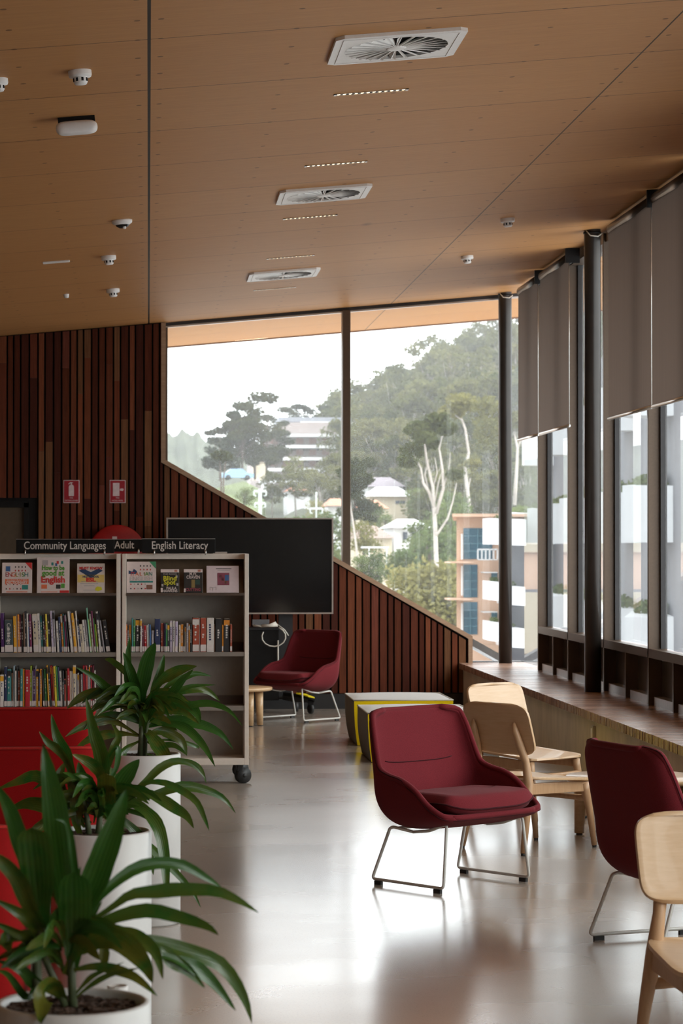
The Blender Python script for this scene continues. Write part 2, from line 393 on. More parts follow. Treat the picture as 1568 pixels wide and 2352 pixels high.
# other walls
struct(boxo('wall_left', -7.2, -7, -3, 24.1, 0, 3.4, simple('grey_plaster', (.30, .27, .24), .8)))
mb = MB(); mb.prism([(-7, -3.2, 0), (3.9, -3.2, 0), (3.9, -3.2, ceilz(3.9)), (-7, -3.2, ceilz(-7))], (0, .2, 0)); struct(mb.build('wall_back', simple('grey_plaster', (.30, .27, .24), .8)))
# ------------------------------------------------------------------ far window
GY = WY + .09
wn = MB(); hd = MB()
x = XL + .03
hd.prism([(XL, GY - .05, ceilz(XL)), (GX, GY - .05, ceilz(GX)), (GX, GY - .05, ceilz(GX) - .03), (XL, GY - .05, ceilz(XL) - .03)], (0, .09, 0))
win1 = struct(hd.build('window_1', M['bronzedark']))
hb = MB(); hb.prism([(XL + .03, GY - .03, ceilz(XL) - .03), (GX, GY - .03, ceilz(GX) - .03), (GX, GY - .03, ceilz(GX) - .045), (XL + .03, GY - .03, ceilz(XL) - .045)], (0, .05, 0)); hb.build('head_bead', M['silver'], win1)
MX = atY(794, 1000, GY).x
mm = MB(); mm.box(MX - .039, MX + .039, GY - .10, GY + .06, rake(MX) - .02, ceilz(MX) - .03); mm.build('mullion', M['bronze'], win1, .004)
mm = MB(); mm.box(XL + .03, XL + .05, GY - .03, GY + .05, 2.42, ceilz(XL) - .04); mm.build('jamb', M['bronze'], win1)
def pane(name, pts, d, mat, par): mb = MB(); mb.prism(pts, d); return mb.build(name, mat, par)
def one(name, pts, mat, par): mb = MB(); mb.addv(pts); mb.face(range(len(pts))); return mb.build(name, mat, par)
one('pane', [(XL + .03, GY, 2.43), (MX - .039, GY, rake(MX - .039)), (MX - .039, GY, ceilz(MX) - .035), (XL + .03, GY, ceilz(XL) - .04)], M['glass1'], win1)
one('pane', [(MX + .039, GY, rake(MX + .039)), (WE, GY, .70), (WE, GY, .45), (GX, GY, .45), (GX, GY, ceilz(GX) - .04), (MX + .039, GY, ceilz(MX) - .04)], M['glass1'], win1)
mb = MB(); mb.tone = (.9, .9, .9)
for xx in (MX - .042, MX + .042, ): mb.box(xx - .003, xx + .003, GY - .015, GY + .015, rake(MX), ceilz(MX) - .04)
mb.build('glazing_bead', M['silver'], win1)
# outside parapet piece beyond the end of the wall, and pale ledge
mb = MB(); a = atY(1083, 1470, 24.6); b = atY(1150, 1512, 24.6)
mb.prism([(a.x - .6, 24.5, a.z + .35), (b.x + .1, 24.5, b.z - .02), (b.x + .1, 24.5, b.z - .09), (a.x - .6, 24.5, a.z + .23)], (0, .2, 0))
mb.box(2.4, 5.0, 24.75, 24.9, -1, .42); struct(mb.build('trim_3', simple('dark_parapet', (.045, .032, .026), .5)))
mb = MB(); mb.prism([(a.x - .5, 24.48, a.z + .22), (b.x + .1, 24.48, b.z - .10), (b.x + .1, 24.48, b.z - .125), (a.x - .5, 24.48, a.z + .195)], (0, .25, 0)); mb.box(3.2, 5.1, 24.0, 24.5, .36, .40)
mb.box(3.78, 5.1, 15, 24.5, .36, .40)
struct(mb.build('trim_4', simple('pale_metal_ledge', (.55, .56, .58), .35, .3)))
struct(boxo('trim_5', -7, GX, WY + .18, WY + .3, -.2, .45, M['black']))
# ------------------------------------------------------------------ side window wall
NX = 3.62
mull = [NX * 5553 / (u - 341) for u in (1241, 1311, 1395, 1500)]
ys = mull + [mull[-1] - 1.63 * k for k in range(1, 13)]
ys = [y for y in ys if y > -2.9]
mb = MB(); mb.box(NX, NX + .03, -3, ys[0], .795, .86); mb.box(NX + .03, GX + .03, -3, ys[0], .80, .85)
win2 = struct(mb.build('window_2', M['bronze']))
MB().box(NX + .02, GX + .05, -3, ys[0], ceilz(GX) - .10, ceilz(GX) - .005).build('head_rail', M['bronze'], win2)
for i, y in enumerate(ys):
    m_ = MB(); m_.box(NX, GX + .02, y, y + .04, .45, ceilz(NX) - .02); m_.build('mullion', M['bronze'], win2, .003)
    g_ = MB(); g_.box(GX - .035, GX + .012, y - .035, y - .001, .86, ceilz(NX) - .02); g_.build('gasket', M['bronzedark'], win2)
    y2 = ys[i + 1] if i + 1 < len(ys) else -3
    one('pane', [(GX, y, .86), (GX, y2 + .04, .86), (GX, y2 + .04, ceilz(GX) - .1), (GX, y, ceilz(GX) - .1)], M['glass2'], win2)
    ym = (y + y2 + .04) / 2
    f_ = MB(); f_.box(NX + .005, GX, ym - .015, ym + .015, .45, .80); f_.build('fin', M['bronze'], win2)
    p_ = MB(); p_.box(GX - .02, GX + .02, y2 + .04, y, .45, .80); p_.build('infill_panel', M['panelgrey'], win2)
    s_ = MB()
    for a, b in ((y2 + .04, ym - .015), (ym + .015, y)): s_.box(NX + .025, GX - .02, a + .003, b - .07, .45, .515)
    s_.build('sill_block', simple('satin_bronze_sill', (.34, .29, .26), .3, .5), win2)
one('pane', [(GX, GY, .45), (GX, ys[0] + .04, .45), (GX, ys[0] + .04, ceilz(GX) - .1), (GX, GY, ceilz(GX) - .1)], M['glass2'], win2)
struct(boxo('trim_6', GX + .05, GX + .25, -3, 24.5, -1, .44, M['black']))
# concrete upstand + slatted bench
BX = 3.07
struct(boxo('wall_right', BX + .04, GX + .05, -3, WY + .05, 0, .39, M['concrete'], None))
mb = MB(); y = WY + .06; bt = [(.36, .21, .15), (.42, .25, .18), (.32, .18, .13), (.46, .29, .21)]
while y > 2:
    mb.tone = R.choice(bt); j = R.uniform(-.0025, .0025); mb.box(BX + j, GX, y - .0265, y, .392, .45 + R.uniform(-.0008, .0008)); y -= .031
bn = mb.build('window_bench', M['bench']); tag(bn, 'long slatted reddish timber window seat running under the glazed side wall', 'bench')
boxo('support_strip', BX + .03, GX, 2, WY + .05, .388, .40, M['black'], bn)
# round columns
for i, (u, yy) in enumerate(((1160, 23.72), (1361, 18.97))):
    X = atY(u, 1400, yy).x
    mb = MB(); mb.lathe([(0, .45), (.066, .45), (.066, ceilz(X) + .02)], 40, (X, yy, 0)); o = mb.build('round_column', M['column'])
    tag(o, ('dark round steel column standing at the far glass corner', 'dark round steel column standing between the two groups of roller blinds')[i], 'column', 'round steel columns on the window seat')
    mb = MB(); mb.lathe([(.066, 0), (.072, 0), (.072, .012), (.066, .012)], 40, (X, yy, ceilz(X) - .03)); mb.build('top_collar', M['black'], o)
    mb = MB(); mb.tube([(X - .06, yy - .05, ceilz(X) - .01), (X - .03, yy - .085, ceilz(X) - .055), (X + .03, yy - .085, ceilz(X) - .06), (X + .07, yy - .04, ceilz(X) - .03)], .005, 6); mb.build('cable_loop', M['cable'], o)
# roller blinds
def yat(u, X): return atX(u, 1256, X).y
bmat, nt, p, out = new_mat('blind_mesh_fabric'); g = noise(nt, coords(nt, (1, 9, .25)), 3, 3); g2 = noise(nt, coords(nt, (90, 90, 90)), 6, 1)
c_ = ramp(nt, mth(nt, 'ADD', mth(nt, 'MULTIPLY', g, .7), mth(nt, 'MULTIPLY', g2, .3)), [(.3, (.036, .027, .023)), (.7, (.058, .045, .038))])
nt.links.new(c_, p.inputs['Base Color']); p.inputs['Roughness'].default_value = .8
tl = N(nt, 'ShaderNodeBsdfTranslucent'); tl.inputs[0].default_value = (.10, .070, .056, 1); mx = N(nt, 'ShaderNodeMixShader'); mx.inputs[0].default_value = .40
nt.links.new(p.outputs[0], mx.inputs[1]); nt.links.new(tl.outputs[0], mx.inputs[2]); nt.links.new(mx.outputs[0], out.inputs[0])
KX = 3.53
bl = [(1190, 1235.5, 'narrow grey roller blind lowered halfway beside the far corner column', 0), (1240, 1307, 'grey roller blind lowered halfway, just left of the nearer round column', 0),
      (1398, 1496, 'long grey roller blind lowered beyond halfway, just right of the nearer round column', 1), (1499, 1600, 'grey roller blind cut by the right edge of the view', 1)]
for k in range(6):  # blinds out of view, added to cut the light near the camera
    yy_ = yat(1600, KX) - .12 - 2.6 * k; bl.append((yy_, min(yy_ - 2.5, 4.9) if yy_ - 2.5 < 5 else yy_ - 2.5, 'unseen grey roller blind added on the nearer side windows to cut the light', 2))
for ua, ub, lab, grp in bl:
    ya, yb = (ua, ub) if grp == 2 else (yat(ua, KX), yat(ub, KX)); zb = 2.62 if grp == 0 else 2.585
    zt = ceilz(KX) - .07
    rt = empty('roller_blind', (KX, ya, zt), 0, lab, 'blind', 'roller blinds on the side windows')
    n = 30
    mb = MB(); mb.grid(lambda a, b: (.012 * math.sin(a * 9 + ua) * (1 - b) * .3, (yb - ya) * a, (zb - zt) * b), n, 8); mb.build('blind_fabric', bmat, rt)
    MB().tube([(.03, .0, 0), (.03, yb - ya, 0)], .045, 16).build('roller_tube', M['column'], rt)
    mb = MB(); mb.tube([(0, -.004, zb - zt), (0, yb - ya + .004, zb - zt)], .014, 12); mb.build('bottom_bar', M['silver'], rt)
    mb = MB(); mb.box(-.03, .09, yb - ya - .012, yb - ya + .012, -.055, .07); mb.build('bracket', M['black'], rt)
    mb = MB(); mb.tube([(0, yb - ya - .006, -.02), (0, yb - ya - .006, zb - zt)], .003, 6); mb.build('edge_bead', M['silver'], rt)

# ================================================================== CEILING FITTINGS
TR = (0, -math.atan(CS), 0)
def fitting(name, u, v, label, cat, group=None):
    p_ = atCeil(u, v); return empty(name, p_, 0, label, cat, group, TR)
vl = ['large square white air vent with radial blades, nearest and highest in view', 'square white air vent with radial blades, middle one of the row', 'square white air vent with radial blades, the farthest near the window head']
for (u, v), lab in zip(((909, 103), (742, 444), (650, 629)), vl):
    r = fitting('air_vent', u, v, lab, 'vent', 'ceiling air vents')
    hw = .298; rc = .238; mb = MB(); n = 48; mb.smooth = False
    inn = []; outr = []
    for k in range(n):
        a = 2 * math.pi * (k + .5) / n; c, s_ = math.cos(a), math.sin(a); q = hw / max(abs(c), abs(s_)); inn.append((rc * c, rc * s_)); outr.append((q * c, q * s_))
    for zz, flip in ((-.016, False), ):
        A = mb.addv([(x, y, zz) for x, y in inn]); B = mb.addv([(x, y, zz) for x, y in outr])
        for k in range(n): l = (k + 1) % n; mb.face((A + l, A + k, B + k, B + l))
        A2 = mb.addv([(x, y, 0) for x, y in inn]); B2 = mb.addv([(x, y, 0) for x, y in outr])
        for k in range(n): l = (k + 1) % n; mb.face((A + k, A + l, A2 + l, A2 + k)); mb.face((B + l, B + k, B2 + k, B2 + l))
    for e in (-1, 1):
        mb.box(e * .262 - .002, e * .262 + .002, -.262, .262, -.019, -.016); mb.box(-.262, .262, e * .262 - .002, e * .262 + .002, -.019, -.016)
    mb.build('frame', M['whitemetal'], r)
    mb = MB(); mb.lathe([(0, -.002), (.245, -.002)], 40); mb.build('recess_shade_disc', M['black'], r)  # flat black disc paints the dark of the opening behind the blades
    mb = MB(); nb = 24
    for k in range(nb):
        a = 2 * math.pi * k / nb; T = Matrix.Rotation(a, 4, 'Z') @ Matrix.Translation((0, 0, -.009)) @ Matrix.Rotation(math.radians(33), 4, 'X')
        w0, w1 = .006, .024; pts = [T @ Vector(q) for q in ((.045, -w0, 0), (.238, -w1, 0), (.238, w1, 0), (.045, w0, 0))]; mb.prism(pts, (0, 0, .0012))
        T2 = Matrix.Rotation(a, 4, 'Z'); mb.box(.04, .24, -.0022, .0022, -.017, -.012, T2)
    mb.build('blades', M['whitemetal'], r)
    mb = MB(); mb.lathe([(0, -.021), (.04, -.021), (.047, -.017), (.047, -.01)], 28); mb.build('hub', M['whitemetal'], r)
ledw = emis('led_lens', (1, .80, .50), 9)
for i, (u, v) in enumerate(((852, 211), (771, 376), (712, 498), (667, 590), (631, 663))):
    lab = ['slim recessed strip light with glowing dots, nearest of the row below the large vent', 'slim recessed strip light just above the middle vent', 'slim recessed strip light just below the middle vent', 'slim recessed strip light just above the farthest vent', 'slim recessed strip light just below the farthest vent'][i]
    r = fitting('strip_light', u, v, lab, 'light', 'recessed strip lights')
    mb = MB(); L = .19
    mb.box(-L, L, -.019, -.015, -.004, 0); mb.box(-L, L, .015, .019, -.004, 0); mb.box(-L, -L + .014, -.019, .019, -.005, 0); mb.box(L - .014, L, -.019, .019, -.005, 0); mb.build('frame', M['silver'], r)
    mb = MB(); mb.box(-L + .01, L - .01, -.015, .015, -.0015, 0); mb.build('baffle', M['black'], r)
    mb = MB()
    for k in range(12): mb.lathe([(.008, -.0018), (0, -.0022)], 10, (-L + .025 + k * (2 * L - .05) / 11, 0, 0))
    mb.build('led_dots', ledw, r)
    l_ = bpy.data.lights.new('strip_glow', 'AREA'); l_.shape = 'RECTANGLE'; l_.size = .36; l_.size_y = .02; l_.energy = 2.2; l_.color = (1, .78, .5)
    lo = bpy.data.objects.new('strip_glow', l_); C.objects.link(lo); lo.parent = r; lo.location = (0, 0, -.03)
def detector(parent, k=1.0):
    mb = MB(); mb.lathe([(0, -.028 * k), (.050 * k, -.028 * k), (.053 * k, -.02 * k), (.053 * k, 0)], 28); mb.build('base', M['white'], parent)
    mb = MB(); mb.lathe([(0, -.062 * k), (.026 * k, -.062 * k), (.032 * k, -.052 * k), (.032 * k, -.028 * k)], 24); mb.build('sensor_head', M['white'], parent)
    mb = MB()
    for q in range(8):
        T = Matrix.Rotation(q * math.pi / 4 + .3, 4, 'Z'); mb.box(.031 * k, .0335 * k, -.005 * k, .005 * k, -.05 * k, -.034 * k, T)
    mb.build('sensor_slots', M['black'], parent)
for (u, v, lab, k) in ((183, 163, 'white round smoke detector above the long white box, largest in view', 1.0), (-6, 182, 'white smoke detector cut by the left edge of the view', .9), (249, 588, 'white smoke detector below the dome camera', 1.05), (259, 664, 'white smoke detector nearest the timber wall on the left', 1.05), (1165, 502, 'white smoke detector nearer the blinds', 1.0), (1072, 588, 'white smoke detector left of the far corner column, farther of the right-hand pair', 1.0)):
    r = fitting('smoke_detector', u, v, lab, 'detector', 'smoke detectors'); detector(r, k)
r = fitting('ceiling_speaker_box', 174, 270, 'long white rounded plastic box hanging just below the ceiling on the left', 'box')
mb = MB(); L = .105
mb.grid(lambda a, b: (L * math.copysign(abs(math.cos(2 * math.pi * a)) ** .35, math.cos(2 * math.pi * a)) * (math.sin(math.pi * b) ** .3), .055 * math.copysign(abs(math.sin(2 * math.pi * a)) ** .5, math.sin(2 * math.pi * a)) * (math.sin(math.pi * b) ** .3), -.052 + .032 * -math.cos(math.pi * b)), 40, 12)
mb.build('housing', M['white'], r); MB().box(-.09, .095, -.035, .035, -.03, 0).build('mounting_plate', M['black'], r)
r = fitting('dome_camera', 280, 506, 'white dome security camera with a black lens under the ceiling', 'camera')
mb = MB(); mb.lathe([(0, 0), (.068, 0), (.068, -.006), (.066, -.018), (.045, -.032)], 32); mb.build('housing', M['white'], r)
mb = MB(); mb.lathe([(.047, -.030), (.038, -.042), (.02, -.052), (0, -.055)], 28); mb.build('lens_dome', M['blackgloss'], r)
mb = MB(); mb.lathe([(.012, -.046), (.010, -.060), (0, -.062)], 14, (.012, -.02, 0)); mb.build('lens', M['white'], r)
r = fitting('ceiling_panel', 129, 600, 'thin white flush strip fitting on the ceiling at left', 'light'); MB().box(-.10, .10, -.03, .03, -.012, 0).build('cover', M['whitemetal'], r, .004)
r = fitting('sprinkler', 152, 676, 'tiny white ceiling sensor left of the farthest smoke detector', 'sensor'); mb = MB(); mb.lathe([(0, -.03), (.018, -.03), (.024, 0)], 16); mb.build('cap', M['white'], r)

# ================================================================== WALL THINGS
SY = WY - .037
redm = simple('sign_red', (.30, .006, .018), .4); whm = simple('sign_white', (.62, .50, .52), .4)
def wall_sign(u, v, kind):
    c = atY(u, v, SY); lab = {'ext': 'red sign with a white extinguisher symbol on the timber wall', 'reel': 'red sign with a white hose cabinet symbol on the timber wall'}[kind]
    r = empty('fire_sign', c, 0, lab, 'sign', 'fire equipment signs')
    MB().box(-.078, .078, -.004, 0, -.112, .112).build('border', whm, r, .003); MB().box(-.072, .072, -.006, -.001, -.106, .106).build('plate', redm, r, .002)
    mb = MB()
    if kind == 'ext':
        mb.prism([(x, -.0075, z) for x, z in ((-.026, -.045), (.024, -.045), (.024, .045), (.018, .062), (.006, .068), (.006, .082), (.018, .09), (-.012, .092), (-.03, .075), (-.026, .07), (-.008, .082), (-.006, .068), (-.02, .06), (-.026, .045))], (0, .002, 0))
    else:
        mb.box(-.046, .018, -.0075, -.0055, -.045, .085)
        mb.prism([(x, -.0075, z) for x, z in ((.018, .015), (.03, .03), (.055, .03), (.06, .018), (.05, .005), (.03, .008))], (0, .002, 0))
    mb.build('symbol', whm, r)
    text('lettering', 'FIRE', .019, whm, r, (0, -.0068, -.063)); text('lettering', 'EXTINGUISHER' if kind == 'ext' else 'HOSE REEL', .0195, whm, r, (0, -.0068, -.089), width=.125 if kind == 'ext' else .11)
wall_sign(164, 1129, 'ext'); wall_sign(270, 1129, 'reel')
c = atY(269, 1271, SY); r = empty('hose_reel', (c.x, SY, c.z), 0, 'round red fire hose reel mounted on the timber wall behind the shelf signs', 'hose reel')
mb = MB(); pr = [(0, -.16), (.10, -.16), (.11, -.165), (.27, -.165), (.279, -.155), (.279, -.145), (.27, -.14), (.12, -.135), (.12, -.045), (.27, -.04), (.279, -.03), (.27, -.02), (0, -.02)]
mb.lathe(pr, 48); d = mb.build('reel_disc', simple('reel_red', (.30, .004, .006), .45), r); d.rotation_euler = (-math.pi / 2, 0, 0); d.scale = (1, 1, -1)
for v in d.data.vertices: v.co.z *= -1
d.scale = (1, 1, 1); d.rotation_euler = (math.pi / 2, 0, 0)
mb = MB(); mb.lathe([(.26, .13), (.265, .05)], 40); d = mb.build('hose', M['rubber'], r); d.rotation_euler = (math.pi / 2, 0, 0)
MB().box(-.03, .03, -.03, .0, -.2, .2).build('bracket', M['black'], r); MB().box(-.045, .0, -.172, -.166, .13, .165).build('instruction_tag', whm, r)

# ================================================================== TV ON STAND
TY = 23.28
a = atY(383, 1190, TY); b = atY(764, 1409, TY); cx = (a.x + b.x) / 2
r = empty('television', (cx, TY, 0), 0, 'large black flat television with thin silver frame on a mobile stand', 'television')
hx = (b.x - a.x) / 2; z0, z1 = b.z, a.z
MB().box(-hx, hx, .0, .055, z0, z1).build('housing', M['black'], r, .004)
mb = MB(); t = .010
mb.box(-hx - .004, hx + .004, -.012, .03, z1 - t, z1 + .003); mb.box(-hx - .004, hx + .004, -.012, .03, z0 - .004, z0 + t); mb.box(-hx - .004, -hx + t, -.012, .03, z0 + t, z1 - t); mb.box(hx - t, hx + .004, -.012, .03, z0 + t, z1 - t)
mb.build('bezel', simple('bezel_silver', (.42, .36, .32), .35, .6), r)
MB().box(-hx + t, hx - t, -.006, .004, z0 + t, z1 - t).build('screen', M['blackgloss'], r)
r2 = empty('television_stand', (cx, TY + .08, 0), 0, 'black wheeled cabinet stand under the television with taped foot', 'stand')
def ux(u): return atY(u, 1500, TY + .08).x - cx
MB().box(ux(640), ux(672), .0, .12, .13, 1.3).build('pillar', M['blackpanel'], r2); MB().box(-ux(672) , -ux(640), .0, .12, .13, 1.3).build('pillar', M['blackpanel'], r2)
MB().box(-ux(640), ux(640), -.06, .2, .12, .80).build('cabinet', M['black'], r2, .004); MB().box(-ux(645), ux(645), -.07, .2, .80, .822).build('shelf', M['blackpanel'], r2)
MB().box(-.35, .35, -.02, .14, .3, .34).build('crossbar', M['black'], r2)
ytape = simple('yellow_tape', (.75, .62, .01), .4)
for s in (-1, 1):
    fx = ux(710) * s
    mb = MB(); mb.prism([(ux(672) * s - .1 * s, -.10, .17), (fx - .02 * s, -.26, .145), (fx + .04 * s, -.24, .12), (fx + .03 * s, -.18, .10), (ux(672) * s, -.02, .10), (ux(672) * s - .1 * s, .0, .12)], (0, 0, .035)); ft = mb.build('foot', M['black'], r2, .006)
    mb = MB(); mb.prism([(fx - .14 * s, -.20, .19), (fx - .03 * s, -.275, .165), (fx + .035 * s, -.25, .15), (fx - .05 * s, -.17, .18)], (0, 0, .012)); mb.build('safety_tape', ytape, ft)
    for yy in ((-.20,) if s == 1 else (-.20,)):
        mb = MB(); mb.lathe([(0, -.016), (.03, -.018), (.046, -.012), (.046, .012), (.03, .018), (0, .016)], 28); cw = mb.build('castor', M['rubber'], r2); cw.rotation_euler = (0, math.pi / 2, .5); cw.location = (fx, yy, .046)
        MB().box(fx - .024, fx + .024, yy - .02, yy + .04, .085, .13).build('castor_fork', M['black'], ft)
        mb = MB(); mb.tube([(fx - .1 * s, .12, .046), (fx - .14 * s, .12, .046)], .046, 20); mb.build('castor', M['rubber'], r2)
MB().box(ux(578), ux(617), -.09, -.06, .845, .90).build('power_adaptor', simple('grey_box', (.12, .12, .13), .5), r2, .004)
cc = Vector((ux(627), -.12, atY(627, 1462, TY).z))
mb = MB(); mb.tube([cc + Vector((.115 * math.cos(q), .0, .095 * math.sin(q))) for q in [math.radians(150 + 25 * k) for k in range(12)]], .006, 8); mb.build('cable_loop', M['cable'], r2)
mb = MB(); mb.tube([(ux(580), -.11, .845), (ux(600), -.12, .835), (ux(620), -.12, .85), (ux(634), -.12, .86)], .009, 8); mb.tube([(ux(597), -.12, .83), (ux(615), -.12, .845), (ux(632), -.12, .875)], .008, 8); mb.tube([(ux(600), -.12, .84), (ux(636), -.12, .845)], .014, 8); mb.build('cable_bundle', M['cable'], r2)
mb = MB(); mb.tube([(ux(637), -.09, .70), (ux(637), -.09, .5), (ux(640), -.09, .45)], .007, 8); mb.build('cable', M['cable'], r2)
mb = MB(); mb.tube([(ux(637), -.1, .85), (ux(652), -.1, .80), (ux(661), -.1, .745)], .005, 8); mb.build('cable', M['cable'], r2)

# ================================================================== BOOKCASE
BY = 16.32; SB = 340.3
def bx(u): return atY(u, 1500, BY).x
def bz(v): return atY(400, v, BY).z
DEP = .62
def bookcase(xa, xb, label):
    r = empty('bookcase', ((xa + xb) / 2, BY, 0), 0, label, 'bookcase', 'mobile double-sided bookcases')
    hw = (xb - xa) / 2; t = .028; zt = bz(1272); z0 = bz(1758)
    for s in (-1, 1):
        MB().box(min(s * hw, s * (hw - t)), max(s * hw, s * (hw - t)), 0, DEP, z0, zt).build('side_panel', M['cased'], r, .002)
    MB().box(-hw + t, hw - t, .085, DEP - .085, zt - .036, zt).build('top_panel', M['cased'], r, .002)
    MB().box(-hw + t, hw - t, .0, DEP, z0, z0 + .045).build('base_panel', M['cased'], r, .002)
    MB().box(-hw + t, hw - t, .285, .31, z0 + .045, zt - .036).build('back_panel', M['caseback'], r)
    # sloped display board at the top
    mb = MB(); mb.prism([(-hw + t, .03, bz(1366)), (-hw + t, .06, bz(1366)), (-hw + t, .26, zt - .04), (-hw + t, .23, zt - .04)], (2 * hw - 2 * t, 0, 0)); mb.build('display_board', simple('display_brown', (.17, .11, .07), .6), r)
    MB().box(-hw + t, hw - t, -.004, .03, bz(1368), bz(1362)).build('display_ledge', M['casebrown'], r)
    for vt, vb in ((1498, 1508), (1622, 1633)):
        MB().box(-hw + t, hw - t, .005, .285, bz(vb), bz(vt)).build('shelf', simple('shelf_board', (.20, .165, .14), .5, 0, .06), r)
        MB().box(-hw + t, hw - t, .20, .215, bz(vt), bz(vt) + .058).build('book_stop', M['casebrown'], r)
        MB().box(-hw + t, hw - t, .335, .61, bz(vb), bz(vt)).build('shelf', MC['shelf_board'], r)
    for sx in (-1, 1):
        for yy in (.09, DEP - .09):
            cx_ = sx * (hw - .045)
            mb = MB(); ax = Vector((.42, -.9, 0)); c0 = Vector((cx_ + .01, yy, .053)); mb.tube([c0 + ax * .008, c0 + ax * .024], .053, 28); mb.tube([c0 - ax * .024, c0 - ax * .008], .053, 28); mb.tube([c0 - ax * .03, c0 + ax * .03], .014, 12); cs = mb.build('castor', M['rubber'], r)
            MB().box(cx_ - .03, cx_ + .012, yy - .03, yy + .04, .075, z0).build('castor_fork', M['blackpanel'], cs, .006)
    return r
bookcase(bx(280), bx(571), 'beige double-sided mobile bookcase under the English Literacy sign, on black castors')
bookcase(bx(-14), bx(276.5), 'beige double-sided mobile bookcase under the Community Languages sign, cut by the left edge')
# topic signs
lettm = simple('sign_lettering', (.62, .56, .52), .5); clipm = M['silver']
def topic(u0, u1, v0, v1, y, s, tu0, tu1, label, clips):
    a = atY(u0, v0, y); b = atY(u1, v1, y); c = atY((tu0 + tu1) / 2, (v0 + v1) / 2 + 1, y)
    r = empty('topic_sign', ((a.x + b.x) / 2, y, b.z), 0, label, 'sign', 'topic signs on the bookcases')
    hw = (b.x - a.x) / 2; MB().box(-hw, hw, 0, .006, 0.002, a.z - b.z).build('panel', M['black'], r, .002)
    MB().box(-hw, hw, -.0005, .0065, a.z - b.z, a.z - b.z + .003).build('edge_strip', M['silver'], r)
    wdt = atY(tu1, v0, y).x - atY(tu0, v0, y).x
    text('lettering', s, .074, lettm, r, (c.x - (a.x + b.x) / 2, -.0005, (a.z - b.z) / 2 + .004), width=wdt, off=.0006)
    for u in clips:
        cxx = atY(u, v0, y).x - (a.x + b.x) / 2; mb = MB(); mb.tube([(cxx, -.012, -.012), (cxx, -.012, .014), (cxx, .0, .02)], .006, 8); mb.build('clip', clipm, r)
topic(37, 262, 1239, 1271, BY + .03, 'Community Languages', 55, 243, 'black sign reading Community Languages on top of the left bookcase', (58, 240))
topic(326, 494, 1238, 1271, BY + .03, 'English Literacy', 348, 477, 'black sign reading English Literacy on top of the right bookcase', (354, 472))
bpy.data.objects  # keep order
topic(170, 346, 1239, 1268, BY + DEP - .04, 'Young Adult', 205, 308, 'black sign reading Young Adult behind the two front signs', (318,))
mb = MB(); mb.box(bx(492), bx(524), BY + .25, BY + .33, bz(1272), bz(1272) + .012); o = mb.build('sign_holder', M['silver']); tag(o, 'thin silver plate lying on top of the right bookcase beside the sign', 'plate')

# face-out books on the display ledges
def cv(name, c, rough=.45): return simple('cover_' + name, c, rough, 0, .05, 40)
def display_book(u0, u1, v0, v1, name, col, label, draw, tilt=0):
    a = atY(u0, v0, BY + .05); b = atY(u1, v1, BY + .03); w_ = b.x - a.x; h_ = (a.z - b.z); hh = h_ / math.cos(math.radians(11))
    r = empty('display_book', ((a.x + b.x) / 2, BY + .015, bz(1362)), 0, label, 'book', 'books facing out on the display ledges', (math.radians(-11), math.radians(tilt), 0))
    MB().box(-w_ / 2, w_ / 2, 0, .014, .001, hh).build('cover', col, r, .0015)
    MB().box(-w_ / 2 + .003, w_ / 2 + .0005, .002, .012, .003, hh - .002).build('pages', simple('paper', (.6, .56, .5), .8), r)
    draw(r, w_, hh)
wc = cv('white', (.66, .55, .53)); pk = cv('pink', (.62, .50, .52)); bk = cv('black', (.02, .018, .018))
def rect(r, nm, x0, x1, z0, z1, c, y=-.0012): return MB().box(x0, x1, y, 0.0005, z0, z1).build(nm, c, r)
cR = cv('redink', (.55, .03, .03)); cG = cv('greenink', (.10, .30, .05)); cO = cv('orangeink', (.70, .16, .07)); cB = cv('blueink', (.05, .12, .28)); cY = cv('yellowink', (.75, .58, .08)); cT = cv('tealink', (.03, .22, .20)); cGy = cv('greyink', (.40, .36, .36)); cK = cv('blackink', (.03, .03, .03)); cBr = cv('photo_brown', (.22, .10, .07)); cPu = cv('plum', (.30, .05, .08)); cLg = cv('olive', (.30, .26, .03))
def txt(r, s, size, c, x, z, width=None, off=0): return text('lettering', s, size, c, r, (x, -.0016, z), ext=.0004, width=width, off=off)
def dots_(r, nm, pts, s, cs):
    for k, c in enumerate(cs):
        mb = MB()
        for i, (x, z) in enumerate(pts):
            if i % len(cs) == k: mb.box(x - s / 2, x + s / 2, -.0012, 0, z - s / 1.4, z + s / 1.4)
        mb.build(nm, c, r)
def d_eng(r, w_, h):
    tri = MB(); tri.prism([(w_ / 2 - .045, -.0012, h), (w_ / 2, -.0012, h), (w_ / 2, -.0012, h - .05)], (0, .002, 0)); tri.build('corner_flash', cR, r)
    dots_(r, 'pictures', [(-.01 + .022 * i, h - .03 - .025 * j) for i in range(4) for j in range(3)], .007, [cK, cR, cGy]); rect(r, 'cyclist_picture', -.075, -.045, h - .06, h - .025, cB)
    xs = -.068
    for ch, c in zip('ENGLISH', (cPu, cR, cO, cLg, cLg, cG, cT)): txt(r, ch, .043, c, xs, h * .60); xs += .0225 if ch != 'I' else .018
    rect(r, 'title_band', -.078, .078, h * .30, h * .46, cO); txt(r, 'DICTIONARY', .026, wc, 0, h * .345, .14, .0008); txt(r, 'ILLUSTRATED', .014, wc, 0, h * .425, .13)
    dots_(r, 'pictures', [(-.07 + .024 * i, .06 - .03 * j) for i in range(5) for j in range(2)], .007, [cR, cK, cGy]); rect(r, 'garden_picture', .035, .075, .025, .055, cT)
    rect(r, 'bottom_line', -.07, .07, .006, .012, cO)
